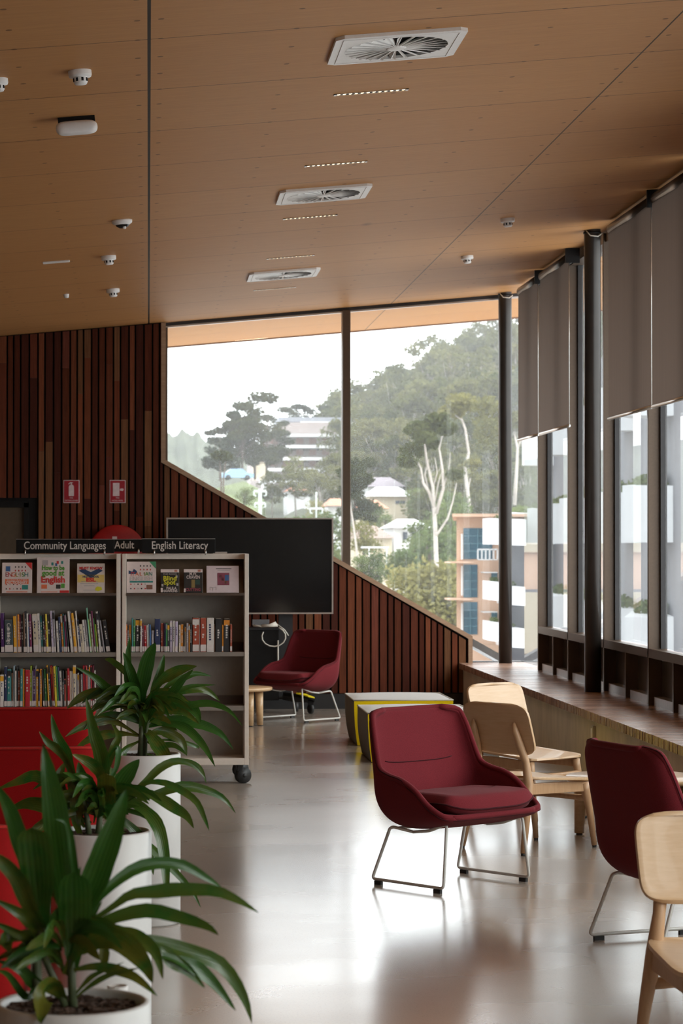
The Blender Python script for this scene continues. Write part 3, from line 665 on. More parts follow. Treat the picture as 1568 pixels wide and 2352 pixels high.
def d_good(r, w_, h):
    rect(r, 'globe_picture', -.07, -.035, h - .055, h - .02, cGy); dots_(r, 'pictures', [(-.005, h - .045), (.02, h - .05), (.03, h - .035), (.06, h - .035)], .014, [cT, cB, cR])
    txt(r, 'How to be', .044, cG, 0, h * .70, .150, .0016); txt(r, 'good at', .052, cG, .0, h * .555, .150, .0018); txt(r, 'English', .060, cR, 0, h * .37, .158, .002)
    rect(r, 'castle_picture', -.078, -.04, .03, .058, cO); rect(r, 'camera_picture', .02, .05, .03, .058, cK); rect(r, 'tree_picture', .053, .078, .035, .065, cG)
    rect(r, 'red_corner', .045, w_ / 2 - .001, .002, .018, cR); rect(r, 'bottom_line', -.08, .03, .006, .011, cO)
def d_esl(r, w_, h):
    mb = MB(); mb.prism([(-.08, -.0012, h - .05), (.0, -.0012, h - .1), (.08, -.0012, h - .05), (.05, -.0012, h - .035), (.0, -.0012, h - .06), (-.05, -.0012, h - .035)], (0, .002, 0)); mb.build('wing_picture', cv('navyink', (.02, .05, .12)), r)
    txt(r, 'MUST KNOW', .026, cR, 0, h - .034, .155, .001); rect(r, 'yellow_band', -w_ / 2 + .004, w_ / 2 - .002, h * .36, h * .62, cv('paleyellow', (.68, .48, .14)))
    txt(r, 'HIGH SCHOOL', .02, cv('navyink', (.02, .05, .12)), 0, h * .545, .11, .0008); txt(r, 'ESL', .034, cR, 0, h * .44, .065, .002)
    mb = MB(); mb.prism([(.03, -.0016, .018), (.05, -.0016, .012), (.076, -.0016, .022), (.072, -.0016, .04), (.045, -.0016, .045), (.032, -.0016, .036)], (0, .002, 0)); mb.build('yellow_badge', cv('lime', (.60, .55, .03)), r)
    for z, ww in ((.078, .11), (.064, .12), (.05, .07), (.02, .08)): rect(r, 'small_print', -ww / 2 - .01, ww / 2 - .01, z - .002, z + .002, cGy)
def d_ita(r, w_, h):
    tri = MB(); tri.prism([(w_ / 2 - .045, -.0012, h), (w_ / 2, -.0012, h), (w_ / 2, -.0012, h - .05)], (0, .002, 0)); tri.build('corner_flash', cv('greenflash', (.05, .25, .12)), r)
    dots_(r, 'pictures', [(-.005 + .022 * i, h - .03 - .025 * j) for i in range(4) for j in range(3)], .007, [cK, cR, cGy])
    mb = MB(); mb.prism([(-.085, -.0014, h - .085), (-.03, -.0014, h - .085), (-.03, -.0014, h - .065), (-.05, -.0014, h - .05), (-.06, -.0014, h - .07), (-.085, -.0014, h - .06)], (0, .002, 0)); mb.build('scooter_picture', cv('navyink', (.02, .05, .12)), r)
    xs = -.068
    for ch, c in zip('ITALIAN', (cR, cR, cO, cO, cLg, cG, cT)): txt(r, ch, .036, c, xs, h * .60); xs += .014 if ch == 'I' else .0255
    txt(r, 'ENGLISH', .040, cv('palegreyink', (.48, .42, .42)), 0, h * .45, .15); rect(r, 'title_band', -.078, .078, h * .33, h * .38, cT)
    dots_(r, 'pictures', [(-.07 + .024 * i, .06 - .03 * j) for i in range(5) for j in range(2)], .007, [cR, cK, cGy]); rect(r, 'cafe_picture', .035, .075, .025, .055, cBr)
def d_blind(r, w_, h):
    rect(r, 'top_band', -w_ / 2, w_ / 2, h - .024, h - .002, wc); rect(r, 'orange_mark', .03, .05, h - .02, h - .006, cO); txt(r, 'Blind', .044, cv('lime', (.60, .55, .03)), 0, h * .60, .088, .001); txt(r, 'Spot', .044, cv('lime', (.60, .55, .03)), -.002, h * .43, .078, .001)
    txt(r, 'PAULA', .025, wc, .01, h * .19, .068, .0005); txt(r, 'HAWKINS', .025, wc, 0, h * .075, .10, .0005); rect(r, 'shelf_label', -w_ / 2, -w_ / 2 + .014, .005, .035, wc, -.0018)
    dots_(r, 'photo_specks', [(.045, h * .68), (.05, h * .35), (-.05, h * .32)], .012, [cGy]); txt(r, 'THE ROOM', .01, wc, 0, h - .036, .09)
def d_crav(r, w_, h):
    rect(r, 'top_band', -w_ / 2, w_ / 2, h - .024, h - .002, wc); rect(r, 'orange_mark', .03, .05, h - .02, h - .006, cO); txt(r, 'M.W.', .03, wc, 0, h * .79, .05, .0004); txt(r, 'CRAVEN', .03, wc, 0, h * .65, .09, .0004)
    rect(r, 'cover_photo', -.012, .012, h * .22, h * .55, cv('goldphoto', (.22, .15, .05))); rect(r, 'cover_photo', .015, .045, h * .35, h * .55, cv('darkteal', (.02, .06, .05)))
    txt(r, 'CUTTING', .026, cPu, 0, h * .13, .098, .0006); rect(r, 'shelf_label', -w_ / 2, -w_ / 2 + .012, .005, .03, wc, -.0018)
def d_pink(r, w_, h):
    rect(r, 'cover_photo', -.035, .045, h * .28, h * .74, cv('photo_plum', (.22, .05, .08))); dots_(r, 'photo_detail', [(.0, h * .5), (-.015, h * .6), (.02, h * .4)], .016, [cBr, cv('photopale', (.45, .25, .25))]); rect(r, 'photo_detail', .015, .042, h * .45, h * .66, cB, -.0018)
    rect(r, 'title_line', -.045, .06, h - .022, h - .018, cK); rect(r, 'title_line', -.035, .05, h - .034, h - .031, cGy)
    mb = MB(); mb.tube([(-.085, -.001, .02), (-.085, -.001, .04), (-.065, -.001, .035), (-.065, -.001, .012), (-.065, -.001, .035), (-.045, -.001, .04), (-.045, -.001, .02)], .0008, 5); mb.build('open_book_mark', cK, r)
display_book(5, 73, 1293, 1363, 'e', wc, 'white picture dictionary with coloured ENGLISH title, leftmost on the display ledge', d_eng)
display_book(85, 159, 1281, 1363, 'g', wc, 'tall white book reading How to be good at English in green and red', d_good)
display_book(177, 240, 1295, 1363, 's', cv('cream', (.62, .52, .48)), 'white and yellow ESL workbook on the left display ledge', d_esl)
display_book(291, 358, 1291, 1363, 'i', wc, 'white Italian English picture dictionary with a green corner', d_ita)
display_book(369, 411, 1308, 1363, 'b', bk, 'black paperback with yellow Blind Spot title on the right display ledge', d_blind)
display_book(422, 465, 1308, 1363, 'c', bk, 'dark paperback with white author letters and red title on the right display ledge', d_crav)
display_book(474, 548, 1301, 1363, 'p', pk, 'pale pink hardcover with a small square photo in its centre', d_pink)

# shelved books ------------------------------------------------------------
PAL = {'purple': (.06, .012, .10), 'slate': (.05, .07, .08), 'orange': (.62, .22, .02), 'amber': (.70, .34, .02), 'red': (.42, .015, .025), 'maroon': (.11, .012, .03), 'black': (.02, .018, .02), 'navy': (.02, .03, .09), 'blue': (.03, .11, .30), 'white': (.62, .57, .54), 'cream': (.55, .47, .36), 'grey': (.27, .24, .26), 'teal': (.04, .20, .20), 'green': (.05, .22, .06), 'lime': (.28, .36, .03), 'pink': (.52, .08, .16), 'coral': (.60, .10, .08), 'brown': (.15, .075, .045), 'yellow': (.66, .50, .05), 'lilac': (.50, .42, .55), 'mint': (.18, .40, .28), 'rust': (.33, .06, .03), 'plum': (.16, .015, .07), 'ice': (.35, .42, .48)}
# row strings: colour, width px, top px (all px of the frame), lean
def crop(l, k, oy): return l
rowA = [('purple', 0, 7.5, 1408), ('slate', 9, 28, 1424), ('amber', 29, 36, 1415), ('white', 36.3, 39, 1412), ('orange', 39, 43, 1411), ('maroon', 43, 47, 1412), ('black', 47, 52, 1411), ('brown', 52, 55.5, 1407), ('black', 55.5, 59.5, 1404), ('white', 60, 63.5, 1409), ('blue', 63.5, 65.5, 1425), ('plum', 65.5, 71, 1411), ('cream', 71.5, 83, 1410), ('white', 83, 89, 1409), ('teal', 90, 94.5, 1414), ('black', 95, 100, 1411), ('coral', 96.5, 105.5, 1436), ('yellow', 101.5, 106, 1410), ('black', 106, 112.5, 1411), ('lilac', 113, 118, 1403), ('grey', 118.5, 123, 1403), ('white', 126, 131, 1426), ('navy', 131.5, 136, 1417), ('orange', 137, 141.5, 1411), ('teal', 141.5, 145, 1411), ('plum', 145, 148.5, 1413), ('black', 148.5, 152, 1409), ('white', 152, 157, 1404), ('grey', 157.5, 160.5, 1405), ('amber', 160.5, 166, 1408), ('cream', 166, 169, 1420), ('white', 169.5, 173, 1403), ('navy', 173, 177, 1423), ('cream', 177.5, 185, 1434), ('white', 185, 190, 1424), ('grey', 190.5, 195, 1424), ('mint', 195.5, 198.5, 1396), ('lime', 199, 201.5, 1423), ('white', 202, 206, 1410), ('plum', 206.5, 210, 1404), ('green', 210.5, 213, 1420), ('lime', 213.5, 217, 1434), ('white', 217.5, 222, 1405), ('black', 222.5, 226, 1405), ('grey', 226.5, 230, 1425), ('black', 233, 242, 1425)]
rowB = [('white', 0, 8, 1549), ('navy', 9, 15.5, 1531), ('teal', 16, 25, 1536), ('brown', 25.5, 29, 1545), ('ice', 30, 33, 1529), ('white', 33.5, 37, 1540), ('black', 37.5, 41, 1530), ('rust', 41, 45.5, 1541), ('teal', 46, 51.5, 1536), ('orange', 52, 55.5, 1536), ('red', 57, 68, 1538), ('lime', 68.5, 72.5, 1529), ('grey', 73, 75.5, 1540), ('purple', 76, 80, 1536), ('grey', 80.5, 82.5, 1529), ('amber', 82.5, 88, 1537), ('navy', 88, 91, 1545), ('orange', 91, 96, 1536), ('black', 97, 100.5, 1538), ('green', 101.5, 107.5, 1536), ('amber', 108, 111, 1528), ('black', 111.5, 116, 1545), ('red', 117, 120.5, 1529), ('rust', 120.5, 123.5, 1531), ('yellow', 124, 129, 1530), ('green', 129.5, 133, 1531), ('navy', 133.5, 137, 1532), ('white', 137.5, 142.5, 1541), ('black', 143, 147, 1540), ('coral', 147.5, 150.5, 1559), ('brown', 151, 154, 1540), ('red', 154.5, 159.5, 1535), ('cream', 160, 163.5, 1541), ('white', 164, 167, 1541), ('cream', 167.5, 174, 1528), ('grey', 174.5, 178, 1548), ('white', 178.5, 181, 1546), ('brown', 181.5, 185, 1550), ('grey', 185.5, 189.5, 1548), ('red', 190.5, 194, 1529), ('pink', 194.5, 197.5, 1529), ('coral', 198, 200.5, 1529), ('grey', 201, 204, 1537), ('white', 204.5, 207.5, 1528), ('red', 208, 211, 1529), ('maroon', 212.5, 216, 1528), ('white', 216.5, 219.5, 1540)]
rowC = [('rust', 286.5, 292, 1434), ('black', 292, 296, 1437), ('orange', 296, 301, 1436), ('teal', 302, 305.5, 1420), ('green', 306, 310, 1424), ('black', 311, 321, 1422), ('white', 321.5, 325.5, 1423), ('maroon', 326, 330, 1433), ('red', 331, 336.5, 1437), ('white', 337, 339.5, 1436), ('ice', 340, 343, 1434), ('blue', 343.5, 346.5, 1435), ('grey', 347.5, 353.5, 1449), ('navy', 355, 368, 1422), ('rust', 369.5, 374, 1432), ('maroon', 374, 377, 1432), ('navy', 377.5, 380, 1432), ('green', 380.5, 384, 1432), ('black', 384.5, 389, 1434), ('lilac', 390, 396, 1427), ('white', 396.5, 401.5, 1427), ('lilac', 402, 408, 1428), ('cream', 410, 414.5, 1436), ('orange', 415, 421, 1435), ('black', 421, 423.5, 1437), ('cream', 424, 427.5, 1440), ('grey', 427.5, 432.5, 1432), ('orange', 433, 435.5, 1435), ('black', 436, 440.5, 1435), ('rust', 442, 457.5, 1420), ('white', 457.6, 459, 1420), ('rust', 460, 473.5, 1420), ('white', 474.5, 491, 1420), ('brown', 491.5, 494, 1436), ('black', 495, 509, 1422), ('orange', 510, 513, 1436), ('black', 514, 528, 1422), ('rust', 528.5, 533, 1435)]
matc = {k: simple('spine_' + k, c, .45, 0, .12, 60) for k, c in PAL.items()}
labm = simple('spine_label_paper', (.62, .54, .52), .6); pagem = simple('paper', (.6, .56, .5), .8)
def book_row(row, zpx, rowname, leanf, tall_lbl=True):
    zb = bz(zpx) + .0005; n = len(row); used = {}
    def desc(i):
        c, a, b, t = row[i]; wd = 'thick' if b - a > 7.5 else ('thin' if b - a < 3.3 else ''); hh = 'tall' if t < min(r_[3] for r_ in row) + 5 else ('short' if t > min(r_[3] for r_ in row) + 22 else '')
        return ' '.join(x for x in (hh, wd, c) if x)
    L = []
    for i in range(n):
        lf = row[i - 1][0] if i else None; rt_ = row[i + 1][0] if i < n - 1 else None
        s_ = desc(i) + ' book'
        if lf and rt_: s_ += f' between {lf} and {rt_} ones, {rowname}'
        elif rt_: s_ += f' at the left end of the {rowname}'
        else: s_ += f' at the right end of the {rowname}'
        L.append(s_)
    for i in range(n):
        if L.count(L[i]) > 1 or True and any(L[i] == L[j] for j in range(n) if j != i):
            pass
    cnt = {}
    for i in range(n): cnt.setdefault(L[i], []).append(i)
    for k, ids in cnt.items():
        if len(ids) > 1:
            ordn = ['first', 'second', 'third', 'fourth']
            for q, i in enumerate(ids): L[i] = k + ', ' + ordn[q] + ' such'
    for i, (c, ua, ub, vt) in enumerate(row):
        xa, xb = bx(ua), bx(ub); wd = max(.005, (xb - xa) * .97); h = bz(vt) - bz(zpx); ln = leanf(i, (ua + ub) / 2)
        yo = R.uniform(.0, .012); r = empty('book', ((xa + xb) / 2 + h * math.sin(ln) * .5, BY + .02 + yo, zb + .5 * wd * abs(math.sin(ln))), 0, L[i], 'book', 'books on the ' + rowname, (0, -ln, 0))
        r.location.x = (xa + xb) / 2 + h * .5 * math.sin(ln)
        mb = MB(); hw = wd / 2; rr = min(.0025, hw * .6)
        mb.prism([(-hw, .14, 0), (-hw, rr, 0), (-hw + rr, 0, 0), (hw - rr, 0, 0), (hw, rr, 0), (hw, .14, 0)], (0, 0, h)); mb.build('cover', matc[c], r)
        if wd > .012: MB().box(-hw * .82, hw * .82, .004, .141, h - .0004, h + .0008).build('pages', pagem, r)
        if R.random() < .85: MB().box(-hw * .97, hw * .97, -.0008, .004, .004, .004 + (.045 if wd > .03 else .034)).build('spine_label', labm, r)
        tc = matc['white'] if c not in ('white', 'cream', 'lilac', 'yellow') else matc['navy']
        q = R.random()
        if wd > .011:
            mb = MB(); n_ = 7
            for k in range(n_):
                if R.random() < .75: z0 = h * (.34 + .5 * k / n_); mb.box(-hw * .35, hw * .35 * R.uniform(.2, 1), -.0006, .002, z0, z0 + h * .05)
            if len(mb.f) > 12: mb.build('title', tc, r)
        if q < .25: MB().box(-hw * .98, hw * .98, -.0004, .002, h * .8, h * .96).build('band', matc[R.choice(['orange', 'black', 'amber', 'white', 'grey'])], r)
        if c == 'cream' and ua == 71.5:
            text('lettering', 'TOEFL IBT', .03, matc['black'], r, (0, -.001, h * .48), rot=(math.pi / 2, math.pi / 2, 0), width=.14, off=.0006)
        if c == 'slate': text('lettering', 'Cambridge', .036, matc['white'], r, (0, -.001, h * .58), rot=(math.pi / 2, math.pi / 2, 0), width=.14)
def leanA(i, u): return math.radians(1.5 if u < 70 else 3 if u < 150 else 5.5 if u < 232 else 8)
def leanB(i, u): return math.radians(0 if u < 95 else 3 if u < 145 else 1)
def leanC(i, u): return math.radians(1.5 if 325 < u < 350 else 0)
for rw, f in ((rowA, leanA), (rowB, leanB)):
    pass
# a leaning book pivots on its foot: rotate about Y so that the top goes left in the photo
book_row([(c, a + (3 if a > 70 else 1) + (3 if a > 150 else 0), b + (3 if a > 70 else 1) + (3 if a > 150 else 0), t) for c, a, b, t in rowA], 1498, 'upper left shelf', leanA)
book_row(rowB, 1622, 'lower left shelf', leanB)
book_row(rowC, 1498, 'right bookcase shelf', leanC)

# ================================================================== LOUNGE CHAIRS
def lounge():
    r = empty('lounge_chair', (0, 0, 0))
    ST = [((.300, .350), (.283, .27, .352)), ((.24, .322), (.268, .325, .362)), ((.14, .298), (.195, .345, .405)), ((.03, .282), (.115, .348, .468)), ((-.07, .276), (.03, .348, .507)),
          ((-.15, .292), (-.06, .345, .525)), ((-.20, .345), (-.125, .34, .553)), ((-.21, .445), (-.158, .33, .62)), ((-.232, .555), (-.185, .32, .695)), ((-.255, .665), (-.21, .307, .76)), ((-.272, .765), (-.232, .285, .803)), ((-.280, .814), (-.252, .20, .817))]
    def S(a, b, inset=0):
        t = a * (len(ST) - 1); i = min(int(t), len(ST) - 2); f = t - i
        P = [ST[max(0, min(len(ST) - 1, k))] for k in (i - 1, i, i + 1, i + 2)]
        def cr(p0, p1, p2, p3): return .5 * ((2 * p1) + (-p0 + p2) * f + (2 * p0 - 5 * p1 + 4 * p2 - p3) * f * f + (-p0 + 3 * p1 - 3 * p2 + p3) * f ** 3)
        cx_, cz_ = [cr(*[p[0][k] for p in P]) for k in (0, 1)]; ex, ey, ez = [cr(*[p[1][k] for p in P]) for k in (0, 1, 2)]
        v = 2 * b - 1; s = abs(v); lat = 1 - (1 - s) ** 2.0; q = s ** 3.2
        return (cx_ + (ex - cx_) * q, math.copysign(ey * lat, v), cz_ + (ez - cz_) * q)
    mb = MB(); mb.grid(lambda a, b: S(a, b), 33, 28); sh_ = mb.build('shell', M['burg'], r, solid=.026); sh_.modifiers['solid'].offset = 0; md = sh_.modifiers.new('sub', 'SUBSURF'); md.levels = md.render_levels = 1
    # edge piping
    edge = [S(a / 40, 0) for a in range(41)] + [S(1, b / 20) for b in range(1, 20)] + [S(1 - a / 40, 1) for a in range(41)] + [S(0, 1 - b / 20) for b in range(1, 20)]
    off = [Vector(p) + Vector((-.006, 0, 0)) for p in edge]; off.append(off[0]); mb = MB(); mb.tube(off, .0145, 8, cap=False); mb.build('edge_roll', M['burg'], r)
    def outl(p, k): v = Vector(p); return v + Vector((-.012 if v.z > .5 else 0, math.copysign(.011, v.y) if abs(v.y) > .2 else 0, -.012 if v.z < .5 else .008))
    mb = MB(); mb.tube([outl(p, 0) for p in edge] + [outl(edge[0], 0)], .0032, 6, cap=False); mb.build('piping', M['burgpipe'], sh_)
    mb = MB(); mb.tube([Vector(S(.735, b)) + Vector((.0145, 0, .002)) for b in [.27 + .46 * k / 16 for k in range(17)]], .0025, 6); mb.build('stitch_line', M['burgpipe'], sh_)
    # seat cushion
    def cu(a, b, top):
        x = -.165 + .475 * a; v = 2 * b - 1; wd = .295 - .03 * (1 - a); y = wd * v
        ed = min(1, (1 - abs(2 * a - 1)) * 5.5); es = min(1, (1 - abs(v)) * 6); e = (max(0, 1 - (1 - ed) ** 2) ** .5) * (max(0, 1 - (1 - es) ** 2) ** .5)
        zc = .372 + .03 * (abs(v) ** 4) + .010 * a; dome = .032 * (1 - v * v) ** .5 * (1 - (2 * a - 1) ** 4 * .5)
        return (x - .05 * (abs(v) ** 4) * (1 if a > .5 else -1), y, zc + (e * (.042 + dome) if top else -e * .03))
    mb = MB(); mb.grid(lambda a, b: cu(a, b, True), 30, 30); mb.grid(lambda a, b: cu(a, 1 - b, False), 30, 30); mb.build('seat_cushion', M['burg'], r)
    per = [cu(0, k / 20, True) for k in range(21)] + [cu(k / 20, 1, True) for k in range(1, 21)] + [cu(1, 1 - k / 20, True) for k in range(1, 21)] + [cu(1 - k / 20, 0, True) for k in range(1, 20)]
    mb = MB(); mb.tube(per + [per[0]], .004, 6, cap=False); mb.build('cushion_piping', M['burgpipe'], r)
    for s in (-1, 1):
        mb = MB(); pth = arc_path([(.0, s * .25, .262), (-.13, s * .255, .275), (-.15, s * .258, .268), (-.238, s * .29, .024), (.238, s * .29, .024), (.225, s * .255, .318), (.10, s * .245, .275), (.0, s * .25, .262)], .022); mb.tube(pth, .0075, 10); sl = mb.build('sled_leg', M['wirew'], r)
        for x in (-.195, .2): MB().box(x - .022, x + .022, s * .29 - .008, s * .29 + .008, 0, .017).build('glide', M['rubber'], sl)
    mb = MB(); mb.tube(arc_path([(.222, -.255, .318), (.2, -.14, .312), (.2, .14, .312), (.222, .255, .318)], .03), .0075, 8); mb.tube([(-.10, -.253, .272), (-.10, .253, .272)], .0075, 8); mb.build('cross_bar', M['wirew'], r)
    return r
lc = lounge(); tag(lc, 'burgundy upholstered lounge chair on wire sled legs alone in mid floor, facing front right', 'chair', 'burgundy lounge chairs')
def place(r, x, y, fx, fy): r.location = (x, y, 0); r.rotation_euler = (0, 0, math.atan2(fy, fx))
place(lc, 1.4365, 11.46, .62, -.785)
l2 = copy_tree(lc); l2['label'] = 'burgundy lounge chair in front of the television stand, farthest back'; place(l2, 1.39, 22.40 - .12, -.75, -.66)
l3 = copy_tree(lc); l3['label'] = 'burgundy lounge chair seen from behind at the right edge, facing the windows'; place(l3, 2.10, 9.53, .955, .297)
# ================================================================== WOODEN CHAIRS
def wchair():
    r = empty('wooden_chair', (0, 0, 0))
    def seatf(a, b, dz):
        a = .5 - .5 * math.cos(math.pi * a)
        x = -.215 + .475 * a; v = 2 * b - 1; rr = .5; wy = (.245 - .02 * (1 - a)) * (max(0, 1 - abs(2 * a - 1) ** 7) ** (1 / 7))
        z = .372 + .012 * a ** 3 * -1 + .016 * (1 - a) ** 3 + .012 * v * v * (1 - a * .6); return (x, wy * v, z + dz)
    mb = MB(); mb.grid(lambda a, b: seatf(a, b, 0), 16, 16); mb.build('seat', M['oak'], r, solid=.013, bevel=.002)
    def backf(a, b):
        a = .5 - .5 * math.cos(math.pi * a); v = 2 * b - 1; z = .515 + .262 * a; n = 5.0
        wy = .235 + .006 * a; k = max(.0, 1 - abs(2 * a - 1) ** 6) ** (1 / 6); y = wy * k * v
        x = -.198 - .085 * a + .018 * (v * v); return (x, y, z)
    mb = MB(); mb.grid(backf, 28, 24); mb.build('backrest', M['oak'], r, solid=.014, bevel=.002)
    for s in (-1, 1):
        mb = MB(); mb.tube([(-.275, s * .225, .012), (-.235, s * .21, .20), (-.20, s * .192, .36), (-.205, s * .175, .48), (-.232, s * .16, .56), (-.262, s * .152, .645), (-.268, s * .15, .685)], [.0155, .021, .027, .020, .023, .018, .006], 12); lg = mb.build('rear_leg', M['oakleg'], r)
        mb = MB(); mb.tube([(-.276, s * .2255, 0), (-.275, s * .225, .013)], .013, 12); mb.build('glide', M['rubber'], lg)
        mb = MB(); mb.tube([(.275, s * .215, .012), (.245, s * .208, .20), (.225, s * .20, .30), (.215, s * .197, .345)], [.0145, .019, .024, .026], 12); lg = mb.build('front_leg', M['oakleg'], r)
        mb = MB(); mb.tube([(.2757, s * .2152, 0), (.275, s * .215, .013)], .012, 12); mb.build('glide', M['rubber'], lg)
        mb = MB(); mb.prism([(-.205, s * .192 - .011, .308), (.215, s * .197 - .011, .300), (.235, s * .2 - .011, .30), (.235, s * .2 - .011, .352), (.0, s * .195 - .011, .362), (-.205, s * .192 - .011, .366)], (0, .022, 0)); mb.build('side_rail', M['oakleg'], r, .003)
    for x, z in ((.236, .262), (-.225, .262)):
        mb = MB(); mb.tube([(x, -.205, z), (x, -.13, z), (x, 0, z), (x, .13, z), (x, .205, z)], [.021, .016, .0145, .016, .021], 10); mb.build('cross_rail', M['oakleg'], r)
    return r
wc1 = wchair(); tag(wc1, 'pale oak chair seen from behind, its back on two struts, beside the burgundy chair', 'chair', 'oak chairs')
place(wc1, 2.02, 12.77, .80, .60)
w2 = copy_tree(wc1); w2['label'] = 'pale oak chair just beyond the one on two struts, its pale backrest facing the room'; place(w2, 2.23, 14.22, .62, -.78)
w3 = copy_tree(wc1); w3['label'] = 'pale oak chair in the lower right corner, cut by the frame'; place(w3, 1.745, 7.12, .06, -.995)
# ================================================================== ROUND TABLES
def rtable(x, y, rad, legs, label, zt=.342):
    r = empty('round_table', (x, y, 0), 0, label, 'table', 'low round oak tables')
    mb = MB(); mb.lathe([(0, zt - .03), (rad - .012, zt - .03), (rad, zt - .018), (rad, zt - .004), (rad - .004, zt), (0, zt)], 56); mb.build('tabletop', M['tabletop'], r)
    for a, rr in legs:
        a = math.radians(a); lx, ly = rr * math.cos(a), rr * math.sin(a); d = Vector((math.cos(a), math.sin(a), 0))
        mb = MB(); mb.tube([Vector((lx, ly, .008)) + d * .01, Vector((lx, ly, zt - .03))], [.024, .032], 16, flat=(1, 1.15)); lg = mb.build('leg', M['tabletop'], r); mb = MB(); mb.tube([(lx + d.x * .01, ly + d.y * .01, 0), (lx + d.x * .01, ly + d.y * .01, .009)], .018, 12); mb.build('glide', M['rubber'], lg)
rtable(2.655, 13.12, .375, ((141, .33), (265, .30), (20, .30)), 'low round oak table beside the window seat, right of the oak chairs')
rtable(.80, 21.72, .31, ((-28, .21), (-60, .20), (80, .21), (190, .21)), 'small round oak table at the edge of the right bookcase, beside the far burgundy chair')
# ================================================================== POUFS
def pouf(x0, x1, y0, y1, h, rz, label, yfront=True):
    cx_, cy_ = (x0 + x1) / 2, (y0 + y1) / 2; r = empty('pouf', (cx_, cy_, 0), rz, label, 'pouf', 'grey and yellow poufs')
    a, b = (x1 - x0) / 2, (y1 - y0) / 2
    def side(p, q, name, mat):
        p = Vector(p); q = Vector(q); nrm = Vector((q.y - p.y, p.x - q.x, 0)).normalized() * (1 if True else -1); c_ = (p + q) / 2
        if nrm.dot(c_) < 0: nrm = -nrm
        def f(s, t):
            base = p.lerp(q, s); k = 1 - .075 * (1 - t) ** 2.2; pt = Vector((base.x * k, base.y * k, 0)); bul = .022 * math.sin(math.pi * s) ** .6 * math.sin(math.pi * t) ** .7
            pt += nrm * bul; pt.z = .004 + (h - .004) * t + (.006 * math.sin(math.pi * s) - .006) * t; return pt
        mb = MB(); mb.grid(f, 20, 12); mb.build(name, mat, r)
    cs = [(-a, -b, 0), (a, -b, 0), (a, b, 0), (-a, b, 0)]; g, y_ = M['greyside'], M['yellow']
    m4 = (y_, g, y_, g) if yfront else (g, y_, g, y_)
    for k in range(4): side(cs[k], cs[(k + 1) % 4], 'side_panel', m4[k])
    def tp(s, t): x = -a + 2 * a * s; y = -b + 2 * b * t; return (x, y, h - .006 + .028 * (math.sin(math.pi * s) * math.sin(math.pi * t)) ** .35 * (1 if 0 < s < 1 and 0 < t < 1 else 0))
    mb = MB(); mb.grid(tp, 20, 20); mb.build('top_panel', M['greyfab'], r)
    mb = MB(); c4 = [Vector((x, y, h - .003)) for x, y, z in cs]
    mb.tube(c4 + [c4[0]], .006, 6); mb.build('piping', M['piping'], r)
    MB().box(-a * .9, a * .9, -b * .9, b * .9, .0, .02).build('base', M['black'], r)
pouf(1.645, 2.445, 19.35, 20.25, .37, .0, 'grey pouf with yellow front, nearest the timber wall')
pouf(1.62, 2.42, 17.85, 18.75, .37, .0, 'grey pouf with yellow front, just behind the main burgundy chair')
pouf(1.60, 2.35, 16.1, 16.85, .36, .0, 'grey pouf with yellow side, mostly hidden behind the main burgundy chair', False)
# switches on the concrete upstand
for u, v in ((1191, 1612), (1366, 1685)):
    p_ = atX(u, v, BX + .04); r = empty('power_outlet', p_, 0, 'small pale outlet box on the concrete bench wall, ' + ('nearer the pale backrest' if u < 1300 else 'the right one'), 'outlet', 'outlets on the bench wall')
    MB().box(-.022, 0, -.035, .035, -.055, .055).build('box', simple('outlet_grey', (.45, .40, .33), .4, .3), r, .004); MB().box(-.026, -.021, -.024, .024, -.035, .035).build('faceplate', M['whitemetal'], r)
